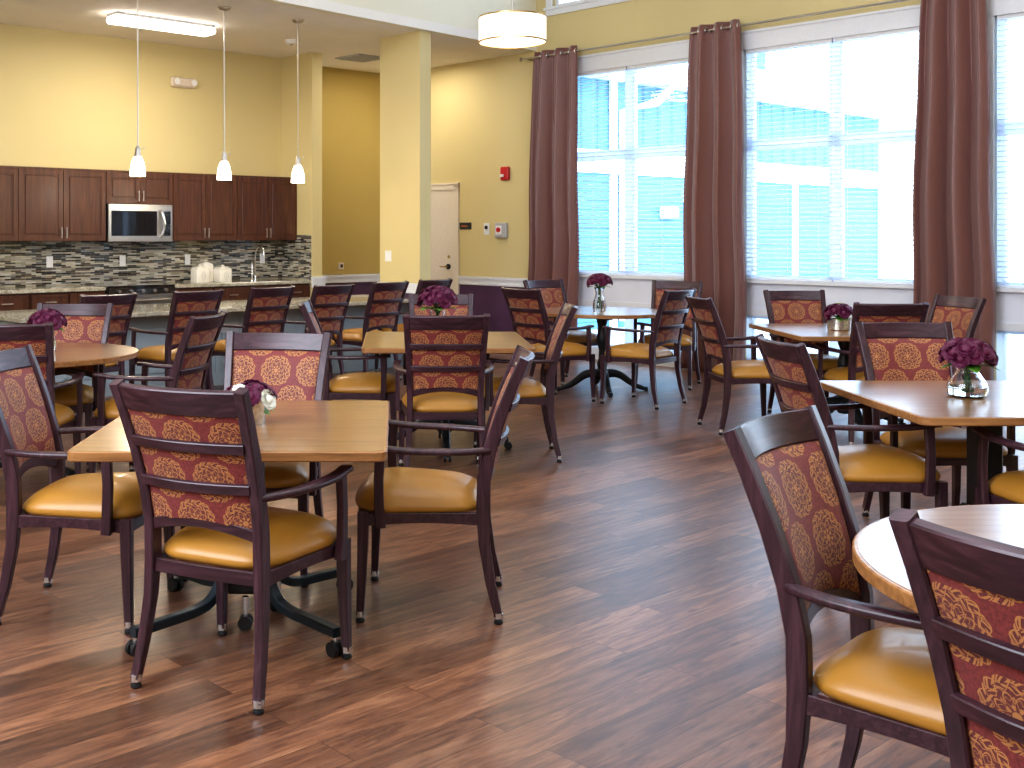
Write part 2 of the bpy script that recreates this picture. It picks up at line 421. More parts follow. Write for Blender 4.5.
# trims
def rail(mb, u0, u1, v0, v1, z0=.80, z1=.912, out='-u', d=.03):
    if out == '-u':
        mb.box(u0 - d * .5, u0, v0, v1, z0, z1); mb.box(u0 - d, u0, v0, v1, z1 - .035, z1); mb.box(u0 - d * .75, u0, v0, v1, z0 + .01, z0 + .028)
    else:
        mb.box(u0, u1, v0 - d * .5, v0, z0, z1); mb.box(u0, u1, v0 - d, v0, z1 - .035, z1); mb.box(u0, u1, v0 - d * .75, v0, z0 + .01, z0 + .028)
m = MB(); rail(m, WU, 0, 9.08, 10.70); struct('trim_1', m, 'trimw', 'white chair rail on the window wall beside the door')
m = MB(); rail(m, 8.665, WU, 12.1, 0, out='-v', d=.035); struct('trim_2', m, 'trimw', 'white chair rail across the alcove wall')
m = MB(); rail(m, 8.513, 0, 9.24, 9.97); rail(m, 8.50, 8.70, 9.27, 0, out='-v'); struct('trim_3', m, 'trimw', 'white chair rail around the pier')
m = MB(); m.box(8.50, 8.69, 11.20, 11.236, .80, .93); m.box(8.49, 8.70, 11.19, 11.236, .90, .935); struct('trim_4', m, 'trimw', 'white rail end on the kitchen return wall')
m = MB(); m.box(WU - .018, WU, VFRONT, 12.1, 0, .125); m.box(WU - .012, WU, VFRONT, 12.1, .125, .14); struct('baseboard_right', m, 'trimw', 'white baseboard along the window wall')
m = MB(); m.box(8.665, WU, 12.082, 12.1, 0, .13); struct('baseboard_alcove', m, 'trimw', 'white baseboard in the alcove')

def window(n, a, b):
    w = roomthing('window_%d' % n, 'white framed tall window in the right wall', 'window', WU, a, 0, kind='structure')
    L = b - a; f = MB()
    # casing on the room side and frame in the opening
    f.box(-.022, 0, -.09, L + .09, ZH - .03, ZH + .15); f.box(-.035, 0, -.10, L + .10, ZH + .14, ZH + .165)
    f.box(-.022, 0, -.09, 0, ZL0, ZH); f.box(-.022, 0, L, L + .09, ZL0, ZH)
    f.box(-.05, .06, -.10, L + .10, ZS - .03, ZS + .005)
    f.box(-.02, .02, -.09, L + .09, ZL1 - .01, ZL1 + .06)
    f.build('window_frame', 'trimw', w, 0)
    s_ = MB()
    for q0, q1 in ((0, .065), (L - .065, L), (L / 2 - .055, L / 2 + .055)):
        for z0, z1 in ((ZS, ZH), (ZL0, ZL1)): s_.box(.05, .14, q0, q1, z0, z1)
    for z0, z1 in ((ZS, ZS + .05), (2.33, 2.44), (ZH - .06, ZH), (ZL0, ZL0 + .04), (ZL1 - .04, ZL1)): s_.box(.052, .138, 0, L, z0, z1)
    s_.box(.0, .051, 0, .006, ZS, ZH); s_.box(.0, .051, L - .006, L, ZS, ZH); s_.box(.0, .051, 0, L, ZH - .006, ZH)
    s_.build('window_sash', 'vinylframe', w, 0)
    p = MB(); p.box(.093, .097, .05, L - .05, ZS + .04, ZH - .05); p.box(.093, .097, .05, L - .05, ZL0 + .03, ZL1 - .03)
    p.build('window_pane', 'pane', w, 0)
    return w
for i, (a, b) in enumerate(WINS): window(i + 1, a, b)
for i, (a, b) in enumerate(CLER):
    w = roomthing('window_%d' % (5 + i), 'small high white window above the curtain rod', 'window', WU, a, 4.2, kind='structure'); L = b - a
    f = MB()
    f.box(-.025, 0, -.09, L + .09, -.09, 0); f.box(-.045, 0, -.11, L + .11, -.02, .01); f.box(-.022, 0, -.09, 0, 0, 1.2); f.box(-.022, 0, L, L + .09, 0, 1.2); f.box(-.022, 0, -.09, L + .09, 1.15, 1.24)
    for q0, q1 in ((0, .05), (L - .05, L), (L / 2 - .03, L / 2 + .03)): f.box(.05, .13, q0, q1, 0, 1.15)
    f.box(.052, .128, 0, L, 0, .05); f.box(.052, .128, 0, L, 1.1, 1.15)
    f.build('window_frame', 'trimw', w, 0)
    p = MB(); p.box(.09, .094, .04, L - .04, .03, 1.12); p.build('window_pane', 'pane', w, 0)

# blinds: one per half window
bl_names = ['left half of the window behind the round table', 'right half of the window behind the round table',
            'left half of the window between middle and right curtains', 'right half of the window between middle and right curtains',
            'left half of the window right of the last curtain', 'right half of the window right of the last curtain']
k = 0
for a, b in WINS[:3]:
    L = b - a
    for h0, h1 in ((L / 2 + .01, L - .02), (.02, L / 2 - .01)):
        t = roomthing('window_blind', 'white horizontal slat blind in the ' + bl_names[k], 'blind', WU + .026, a, 0, 'window blinds'); k += 1
        q = MB(); z = 1.035
        while z < 3.33:
            q.add([(-.013, h0, z - .0055), (.013, h0, z + .0055), (.013, h1, z + .0055), (-.013, h1, z - .0055), (-.013, h0, z - .0075), (.013, h0, z + .0035), (.013, h1, z + .0035), (-.013, h1, z - .0075)],
                  [(0, 1, 2, 3), (4, 7, 6, 5), (0, 3, 7, 4), (1, 5, 6, 2)])
            z += .046
        q.build('slats', 'blind', t, 0)
        q = MB(); q.box(-.02, .02, h0, h1, 3.335, 3.385); q.build('headrail', 'white', t, 0)
        q = MB(); q.box(-.014, .014, h0, h1, .993, 1.010); q.build('bottom_rail', 'white', t, 0)
        q = MB()
        for y in (h0 + .14, (h0 + h1) / 2, h1 - .14): q.box(-.014, -.0125, y - .0015, y + .0015, 1.0, 3.35)
        q.build('cord', 'white', t, 0)

# door in window wall
d = roomthing('door_1', 'cream door with lever handle beside the chair rail', 'door', WU, 10.78, 0, kind='structure')
q = MB(); q.box(-.025, 0, -.075, 0, 0, 2.13); q.box(-.025, 0, .93, 1.0, 0, 2.13); q.box(-.025, 0, -.075, 1.0, 2.05, 2.13); q.box(-.034, 0, -.082, 1.01, 2.12, 2.14)
q.build('door_frame', 'cream', d, 0)
q = MB(); q.box(-.012, .0, 0, .93, .01, 2.045); q.build('door_panel', 'cream', d, 0)
h = MB(); h.cyl((-.012, .115, 1.03), (-.03, .115, 1.03), .036, 20); h.k = 1; h.cyl((-.03, .115, 1.03), (-.065, .115, 1.03), .010); h.tube([(-.065, .11, 1.03), (-.068, .16, 1.028), (-.062, .235, 1.03)], .0095, 8)
h.build('handle', ['dark', 'brass'], d)
q = MB(); q.cyl((-.012, .115, 1.16), (-.02, .115, 1.16), .022); q.build('lock_cylinder', 'brass', d)

# ------------------------------------------------------------------ wall devices
t = roomthing('room_sign', 'small black sign with orange lettering beside the door', 'sign', WU, 10.587, 1.568)
q = MB(); q.cbox(-.012, 0, -.105, .105, -.045, .045); q.build('sign_plate', 'dark', t, 0)
q = MB()
for i, (y, w, hh) in enumerate([(.068, .006, .024), (.054, .005, .024), (.043, .006, .018), (.027, .010, .022), (.008, .006, .024), (-.006, .010, .016), (-.022, .005, .018), (-.036, .009, .016)]):
    q.box(-.0135, -.012, y - w / 2, y + w / 2, -.012, -.012 + hh)
q.build('lettering', 'orange', t, 0)
t = roomthing('wall_sensor', 'white rectangular wall plate with round black button', 'wall plate', WU, 10.205, 1.527)
q = MB(); q.cbox(-.010, 0, -.05, .05, -.075, .075); q.build('face_plate', 'plate', t, 0)
q = MB(); q.cyl((-.010, 0, .02), (-.022, 0, .02), .024, 20); q.build('button', 'dark', t)
t = roomthing('emergency_call_box', 'grey square wall box with red button', 'call box', WU, 9.933, 1.51)
q = MB(); q.cbox(-.045, 0, -.10, .10, -.095, .095, .008); q.build('housing', 'greybox', t, 0)
q = MB(); q.box(-.047, -.045, -.03, .075, -.055, .06); q.build('label_plate', 'plate', t, 0)
q = MB(); q.cyl((-.047, .02, .005), (-.065, .02, .005), .030, 20); q.build('push_button', 'red', t)
t = roomthing('fire_alarm', 'red fire alarm strobe high on the yellow wall', 'fire alarm', WU, 9.864, 2.226)
q = MB(); q.cbox(-.05, 0, -.065, .065, -.085, .085, .01); q.build('housing', 'red', t, 0)
q = MB(); q.cbox(-.066, -.05, -.005, .055, -.045, -.01, .005); q.build('strobe', 'plate', t, 0)
t = roomthing('light_switch', 'white double light switch on the yellow pier', 'switch', 8.513, 9.80, 1.21)
q = MB(); q.cbox(-.007, 0, -.055, .055, -.06, .06); q.build('face_plate', 'plate', t, 0)
for y in (-.023, .023):
    q = MB(); q.cbox(-.011, -.007, y - .012, y + .012, -.03, .03, .002); q.build('rocker', 'white', t, 0)
t = roomthing('thermostat', 'small dark socket plate on the alcove wall above the rail', 'socket', 9.65, 12.1, 1.03)
q = MB(); q.cbox(-.045, .045, -.012, 0, -.045, .045); q.build('face_plate', 'beige', t, 0)
q = MB(); q.cbox(-.012, .028, -.018, -.012, -.022, .022, .002); q.build('socket', 'dark', t, 0)
# emergency light above cabinets
t = roomthing('emergency_light', 'beige twin lamp emergency light above the cabinets', 'emergency light', 7.065, KV, 3.27)
q = MB(); q.cbox(-.165, .165, -.06, 0, -.06, .06, .02); q.build('housing', 'beige', t, 30)
for x in (-.11, .12):
    q = MB(); q.cyl((x, -.06, 0), (x, -.085, 0), .047, 20); q.k = 1; q.cyl((x, -.085, 0), (x, -.09, 0), .036, 20); q.build('lamp_head', ['beige', 'plate'], t)
# ceiling devices
def W3(u, v, z): x, y = W(u, v); return (x, y, z)
X, Y = -.43, 14.5
t = thing('ceiling_vent', 'square grey vent in the low ceiling behind the pier', 'vent', (X, Y, CZ), TH)
q = MB(); q.box(-.24, .24, -.24, .24, -.012, 0); q.build('frame', 'greybox', t, 0)
q = MB()
for i in range(9): q.box(-.2, .2, -.2 + i * .048, -.18 + i * .048, -.02, -.012)
q.build('louvre', 'greybox', t, 0)
t = thing('smoke_detector', 'round white smoke detector on the low ceiling by the pendants', 'smoke detector', (-1.20, 13.2, CZ), 0)
q = MB(); q.lathe([(.075, 0), (.075, -.02), (.06, -.045), (.02, -.05)]); q.build('housing', 'white', t)
q = MB(); q.lathe([(.012, -.05), (.012, -.056)], 12); q.build('sensor', 'dark', t)

# fluorescent fixture
t = roomthing('ceiling_light_fixture', 'long rectangular fluorescent light on the kitchen ceiling', 'ceiling light', 6.05, 10.58, CZ)
q = MB(); q.box(-.58, .58, -.105, .105, -.03, 0); q.build('housing', 'greybox', t, 0)
q = MB(); q.cbox(-.59, .59, -.115, .115, -.10, -.03, .018); q.build('diffuser', 'diffuser', t, 30)

# pendants over the bar
pl = ['small white glass pendant light, leftmost of the three over the bar', 'small white glass pendant light, middle one over the bar', 'small white glass pendant light, rightmost over the bar, beside the pier']
def pendant():
    t = roomthing('pendant_light', pl[0], 'pendant light', 5.20, 9.60, CZ, 'pendant lights over the bar')
    q = MB(); q.lathe([(.068, 0), (.068, -.012), (.05, -.028), (.012, -.036)]); q.build('canopy', 'nickel', t)
    q = MB(); q.cyl((0, 0, -.03), (0, 0, -1.50), .006, 8); q.build('rod', 'nickel', t)
    q = MB(); q.lathe([(.012, -1.43), (.024, -1.45), (.028, -1.50), (.036, -1.53)]); q.tube([(.02, 0, -1.47), (.06, 0, -1.455), (.075, 0, -1.43)], .004, 6); q.build('socket_cap', 'nickel', t)
    q = MB(); q.rings([[(r * cos(a * pi / 12), r * sin(a * pi / 12), z) for a in range(24)] for r, z in [(.03, -1.52), (.045, -1.55), (.060, -1.59), (.070, -1.65), (.073, -1.71), (.066, -1.71), (.06, -1.66), (.04, -1.56), (.02, -1.53)]], cap=True); q.build('glass_shade', 'shade', t)
    q = MB(); q.lathe([(.002, -1.56), (.02, -1.58), (.028, -1.62), (.02, -1.655), (.002, -1.665)], 14); q.build('bulb', 'diffuser', t)
    return t
p0 = pendant()
for i, (u, v) in enumerate([(5.20, 9.55), (6.18, 9.60), (7.13, 9.66)]):
    t = p0 if i == 0 else copy_tree(p0)
    t.location = W3(u, v, CZ); t['label'] = pl[i]
# drum pendant
t = roomthing('drum_pendant_lamp', 'large white drum shade hanging lamp with bronze rims', 'hanging lamp', 7.643, 7.077, HZ)
DZ = 3.20 - HZ
q = MB(); R_ = .305; q.rings([[(r * cos(a * pi / 24), r * sin(a * pi / 24), z) for a in range(48)] for r, z in [(R_, DZ + .012), (R_, DZ + .225), (R_ - .004, DZ + .225), (R_ - .004, DZ + .012)]], cap=False); q.build('drum_shade', 'drum', t)
q = MB(); q.lathe([(R_ - .006, DZ + .008), (R_ - .006, DZ + .014)], 48); q.build('diffuser', 'drumbot', t)
q = MB()
for z in (DZ, DZ + .222): q.rings([[(r * cos(a * pi / 24), r * sin(a * pi / 24), zz) for a in range(48)] for r, zz in [(R_ + .004, z), (R_ + .004, z + .014), (R_ - .006, z + .014), (R_ - .006, z), (R_ + .004, z)]], cap=False)
q.build('rim', 'brass', t)
q = MB(); q.lathe([(.035, DZ - .004), (.045, DZ + .004), (.03, DZ + .012)], 20); q.lathe([(.004, DZ - .03), (.010, DZ - .02), (.006, DZ - .004)], 12); q.build('finial', 'nickel', t)
q = MB(); q.cyl((0, 0, DZ + .02), (0, 0, 0), .008, 8); q.lathe([(.07, -.03), (.07, 0)], 20); q.build('rod', 'nickel', t)

# curtain rod and curtains
t = roomthing('curtain_rod', 'long slim metal curtain rod above the windows', 'curtain rod', WU - .17, 1.0, 3.60)
q = MB(); q.cyl((0, -3.0, 0), (0, 8.45, 0), .012, 12); q.build('pole', 'nickel', t)
q = MB(); q.lathe([(.001, 0), (.022, .01), (.026, .03), (.001, .05)], 14); o = q.build('finial', 'nickel', t); o.location = (0, 8.44, 0); o.rotation_euler = (-pi / 2, 0, 0)
for y in (8.35, 5.8, 3.3, .6):
    q = MB(); q.box(0, .17, y - .008, y + .008, -.02, 0); q.box(.16, .17, y - .02, y + .02, -.05, .03); q.build('bracket', 'nickel', t, 0)
def curtain(label, vt0, vt1, vb0, vb1, folds, seed):
    rnd = random.Random(seed); vc = (vt0 + vt1) / 2
    t = roomthing('curtain', label, 'curtain', WU - .17, vc, 0, 'maroon grommet curtains')
    nx, nz = folds * 16, 40; th = .004
    ph = [rnd.uniform(-.25, .25) for _ in range(8)]
    def P(i, k, off):
        s_ = i / nx; h = k / nz; z = .015 + h * 3.65
        g_ = min(1, max(0, (1 - h)) ** .55)
        lo = lerp(vt0, vb0, g_); hi = lerp(vt1, vb1, g_)
        a = 2 * pi * folds * s_
        amp = lerp(.044, .092, g_ * .8)
        w = sin(a) + .12 * sin(2 * a + ph[0] * 4 + h) * (1 - h) + .3 * sin(a * .5 + ph[1] * 8) * (1 - h)
        y = lerp(lo, hi, s_) + .022 * sin(2 * a + ph[2] * 5) * (1 - h * .7) + .02 * (1 - h) * sin(3 * h * 4 + ph[3] * 9)
        return (-amp * w + off, y - vc, z)
    q = MB(); vs = []; fs = []
    for k in range(nz + 1):
        for i in range(nx + 1): vs.append(P(i, k, 0))
    for k in range(nz):
        for i in range(nx):
            a = k * (nx + 1) + i; fs.append((a, a + 1, a + nx + 2, a + nx + 1))
    q.add(vs, fs); o = q.build('fabric_panel', 'curtain', t, 60)
    so = o.modifiers.new('cloth_thickness', 'SOLIDIFY'); so.thickness = .004
    for j in range(folds * 2):
        s_ = (j + .5) / (folds * 2) if False else j / (folds * 2) + .0
        if j == 0: s_ = .012
        y = lerp(vt0, vt1, s_) - vc
        rr = MB(); n = 20
        ring = []
        for a in range(n + 1):
            th_ = 2 * pi * a / n; ring.append(((.030) * cos(th_), y + .006 * (-1) ** j, 3.60 + .030 * sin(th_)))
        rr.tube(ring, .0075, 6, up=(0, 1, 0)); rr.build('grommet', 'nickel', t)
    return t
curtain('maroon brown grommet curtain left of the windows, beside the red alarm', 8.58, 9.24, 8.56, 9.38, 3, 3)
curtain('maroon brown grommet curtain between the two visible windows', 6.44, 7.02, 6.34, 7.14, 3, 5)
curtain('maroon brown grommet curtain nearest the right edge of the photo', 4.05, 4.58, 3.97, 4.70, 3, 9)

# ------------------------------------------------------------------ kitchen
FV = 11.57     # face of the wall cabinets
def cab_door(parent, u0, u1, z0, z1, v, hs, low=True, name='door', drawer=False):
    q = MB(); s_ = .055 if not drawer else .035
    q.cbox(u0 + .003, u1 - .003, v - .02, v, z0 + .003, z1 - .003, .003)
    # raised-and-recessed panel: stiles and rails stand forward
    q.box(u0 + .003, u0 + s_, v - .028, v - .02, z0 + .003, z1 - .003); q.box(u1 - s_, u1 - .003, v - .028, v - .02, z0 + .003, z1 - .003)
    q.box(u0 + s_, u1 - s_, v - .028, v - .02, z0 + .003, z0 + s_); q.box(u0 + s_, u1 - s_, v - .028, v - .02, z1 - s_, z1 - .003)
    if not drawer: q.cbox(u0 + s_ + .018, u1 - s_ - .018, v - .027, v - .02, z0 + s_ + .018, z1 - s_ - .018, .006)
    o = q.build(name, 'cab', parent, 0)
    h = MB()
    if drawer:
        c = (u0 + u1) / 2; z = (z0 + z1) / 2
        h.cyl((c - .06, v - .055, z), (c + .06, v - .055, z), .006, 8)
        for e in (-.045, .045): h.cyl((c + e, v - .028, z), (c + e, v - .055, z), .004, 6)
    else:
        c = u1 - .028 if hs == 'r' else u0 + .028; z = z0 + .09 if low else z1 - .09
        h.cyl((c, v - .055, z - .06), (c, v - .055, z + .06), .006, 8)
        for e in (-.045, .045): h.cyl((c, v - .028, z + e), (c, v - .055, z + e), .004, 6)
    h.build('handle', 'nickel', o)
def wallcab(u0, u1, z0, label, z1=2.15):
    t = roomthing('wall_cabinet', label, 'cabinet', u0, FV, 0, 'dark wood wall cabinets')
    q = MB(); w = u1 - u0; q.box(0, w, 0, KV - FV - .003, z0, z1); q.box(-.001, w + .001, -.024, KV - FV - .003, z1, z1 + .02)
    q.build('carcass', 'cab', t, 0)
    cab_door(t, 0, w / 2, z0, z1, 0, 'r'); cab_door(t, w / 2, w, z0, z1, 0, 'l')
wallcab(3.90, 4.90, 1.385, 'tall dark wood wall cabinet at the far left end of the row')
wallcab(4.90, 5.895, 1.385, 'tall dark wood wall cabinet immediately left of the microwave')
wallcab(5.90, 6.735, 1.80, 'short dark wood wall cabinet above the microwave')
wallcab(6.74, 7.612, 1.385, 'tall dark wood wall cabinet immediately right of the microwave')
wallcab(7.616, 8.505, 1.385, 'tall dark wood wall cabinet at the right end against the return wall')
# microwave
t = roomthing('microwave', 'stainless steel microwave with black glass door under a short cabinet', 'microwave', 5.915, FV - .05, 1.375)
q = MB(); q.box(0, .805, .03, .38, 0, .422); q.build('body', 'dark', t, 0)
q = MB(); q.cbox(0, .805, 0, .03, 0, .422, .004); q.build('door', 'steel', t, 0)
q = MB(); q.cbox(.035, .60, -.006, 0, .065, .345, .002); q.k = 1; q.box(.07, .57, -.0065, -.006, .095, .285); q.build('door_window', ['blackglass', 'blackglass'], t, 0)
q = MB(); q.cbox(.685, .775, -.006, 0, .065, .345, .002); q.build('control_panel', 'blackglass', t, 0)
q = MB(); q.box(.705, .755, -.0075, -.006, .295, .318); q.build('display', 'dark', t, 0)
q = MB()
for i in range(3):
    for j in range(4): q.box(.702 + i * .021, .716 + i * .021, -.0072, -.006, .10 + j * .04, .12 + j * .04)
q.build('keypad', 'dark', t, 0)
q = MB(); q.tube(smoothpath([(.648, 0, .05), (.655, -.03, .08), (.672, -.055, .20), (.655, -.03, .325), (.648, 0, .355)]), .016, 8); q.build('handle', 'steel', t)
# backsplash
m = MB(); m.box(3.0, 8.502, KV - .008, KV - .001, .895, 1.388); m.box(8.502, 8.509, 11.25, KV - .001, .895, 1.45)
o = struct('trim_5', m, 'mosaic', 'glass strip mosaic backsplash in black, grey and cream')
# outlets on backsplash
for i, u in enumerate([5.40, 6.281, 7.138, 8.22]):
    lab = ['left of the microwave', 'under the microwave', 'above the canisters', 'beside the tap'][i]
    t = roomthing('wall_outlet', 'white outlet plate on the mosaic ' + lab, 'outlet', u, KV - .008, 1.155, 'outlets on the backsplash')
    q = MB(); q.cbox(-.038, .038, -.007, 0, -.062, .062); q.build('face_plate', 'plate', t, 0)
    for z in (-.022, .022):
        q = MB(); q.cbox(-.017, .017, -.010, -.007, z - .014, z + .014, .002); q.build('socket', 'white', t, 0)
# base cabinets and counter
def basecab(u0, u1, label, nd):
    t = roomthing('base_cabinet', label, 'cabinet', u0, 11.28, 0, 'dark wood base cabinets')
    w = u1 - u0; q = MB(); q.box(0, w, 0, KV - 11.28 - .012, .10, .85); q.box(.0, w, .07, .60, 0, .10); q.build('carcass', 'cab', t, 0)
    for i in range(nd):
        a, b = w * i / nd, w * (i + 1) / nd
        cab_door(t, a + .01, b - .01, .665, .835, 0, 'l', name='drawer', drawer=True)
        cab_door(t, a + .01, b - .01, .11, .65, 0, 'r' if i % 2 == 0 else 'l', low=False)
basecab(3.9, 4.9, 'dark wood base cabinet at the far left of the back counter', 2)
basecab(4.905, 5.745, 'dark wood base cabinet left of the range under the back counter', 2)
basecab(6.585, 7.62, 'dark wood base cabinet with drawers under the white canisters', 2)
basecab(7.625, 8.50, 'dark wood base cabinet at the right end under the tap', 2)
t = roomthing('back_countertop', 'speckled granite countertop along the kitchen wall', 'countertop', 3.0, 11.24, .852)
q = MB(); q.cbox(0, 2.745, 0, KV - 11.24 - .01, 0, .04, .004); q.cbox(3.585, 5.50, 0, KV - 11.24 - .01, 0, .04, .004); q.build('slab', 'granite', t, 0)
t = roomthing('cooking_range', 'stainless range with black top between the base cabinets', 'range', 5.76, 11.22, 0)
q = MB(); q.box(0, .81, .02, .66, .02, .88); q.build('body', 'steel', t, 0)
q = MB(); q.cbox(-.004, .814, .0, .67, .875, .898, .004); q.build('cooktop', 'blackglass', t, 0)
q = MB(); q.cbox(.0, .81, -.01, .02, .80, .875, .004); q.build('control_panel', 'blackglass', t, 0)
for i in range(5):
    q = MB(); q.cyl((.12 + i * .143, -.01, .838), (.12 + i * .143, -.035, .838), .018); q.build('knob', 'steel', t)
q = MB(); q.cbox(.01, .80, -.012, .02, .20, .79, .004); q.k = 1; q.box(.12, .69, -.014, -.012, .32, .65); q.build('oven_door', ['steel', 'blackglass'], t, 0)
q = MB(); q.cyl((.08, -.055, .735), (.73, -.055, .735), .011); q.cyl((.1, -.012, .735), (.1, -.055, .735), .008); q.cyl((.71, -.012, .735), (.71, -.055, .735), .008); q.build('handle', 'steel', t)
# canisters
def canister(u, v, h, lab, w=.17):
    t = roomthing('canister', lab, 'canister', u, v, .893, 'white canisters on the counter')
    q = MB(); a = w / 2
    def sq(r, z, rr=.25):
        out = []
        for cxn, cyn, a0 in ((1, 1, 0), (-1, 1, 90), (-1, -1, 180), (1, -1, 270)):
            for k in range(5):
                an = radians(a0 + k * 22.5); out.append((cxn * r * (1 - rr) + r * rr * cos(an), cyn * r * (1 - rr) + r * rr * sin(an), z))
        return out
    q.rings([sq(a * .96, 0), sq(a, .008), sq(a * .98, h * .70), sq(a * .92, h * .735)]); q.build('jar', 'ceramic', t, 50)
    q = MB(); q.rings([sq(a * .98, h * .735), sq(a * 1.0, h * .75), sq(a * .90, h * .79), sq(a * .62, h * .845), sq(a * .40, h * .865), sq(a * .36, h * .88)]); q.lathe([(.010, h * .875), (.022, h * .91), (.024, h * .95), (.014, h * .985), (.003, h)], 14); q.build('lid', 'ceramic', t, 50)
    q = MB(); rg = []
    for k in range(25):
        an = 2 * pi * k / 24; rg.append((.026 * cos(an), -a - .001, h * .36 + .048 * sin(an) * (1 + .12 * cos(4 * an))))
    q.tube(rg, .003, 6, up=(0, 1, 0)); q.tube([(0, -a - .001, h * .36 - .03), (.008, -a - .001, h * .36), (-.006, -a - .001, h * .36 + .03)], .003, 6, up=(0, 1, 0))
    q.build('emblem', 'nickel', t)
canister(7.10, 11.55, .215, 'short white ceramic canister, leftmost of three on the counter')
canister(7.255, 11.68, .265, 'taller white ceramic canister at the back between two short ones', .15)
canister(7.40, 11.53, .205, 'short white ceramic canister, rightmost of three on the counter')
# tap
t = roomthing('kitchen_tap', 'chrome gooseneck tap on the back counter', 'tap', 7.93, 11.62, .893)
q = MB(); q.lathe([(.028, 0), (.028, .012), (.016, .03), (.014, .06)], 16); q.build('base', 'chrome', t)
q = MB(); q.tube(smoothpath([(0, 0, .05), (0, 0, .28), (0, -.03, .38), (0, -.10, .42), (0, -.17, .38), (0, -.185, .30)]), .011, 10, up=(1, 0, 0)); q.build('spout', 'chrome', t)
q = MB(); q.tube([(.014, 0, .05), (.05, 0, .07), (.09, 0, .10)], .006, 8); q.build('lever', 'chrome', t)
t = roomthing('soap_dispenser', 'thin upright chrome stem beside the gooseneck tap', 'dispenser', 7.80, 11.50, .893)
q = MB(); q.lathe([(.016, 0), (.016, .01), (.008, .02), (.007, .23)], 12); q.build('stem', 'chrome', t)
q = MB(); q.tube([(0, 0, .225), (0, -.02, .235), (0, -.05, .228)], .006, 8, up=(1, 0, 0)); q.build('nozzle', 'chrome', t)
# bar
t = roomthing('bar_counter', 'low granite topped bar with blue grey panelled front', 'bar', 3.9, 9.15, 0)
q = MB(); q.cbox(0, 4.61, 0, 1.08, .715, .755, .005); q.build('countertop', 'granite', t, 0)
q = MB(); q.box(.05, 4.60, .25, 1.0, 0, .715)
for i in range(9):
    a = .10 + i * .5
    if a + .45 > 4.6: break
    q.box(a - .05, a, .236, .25, 0, .715)
q.box(.05, 4.60, .234, .25, 0, .12); q.box(.05, 4.60, .236, .25, .63, .715)
for i in range(9):
    a = .13 + i * .5; b = a + .39
    for (p0, p1, z0, z1) in ((a, a + .02, .17, .58), (b - .02, b, .17, .58), (a, b, .17, .19), (a, b, .56, .58)): q.box(p0, p1, .24, .25, z0, z1)
q.build('panelled_front', 'barpanel', t, 0)
q = MB(); q.box(2.1, 2.3, .225, .236, .50, .60); q.build('vent_plate', 'greybox', t, 0)

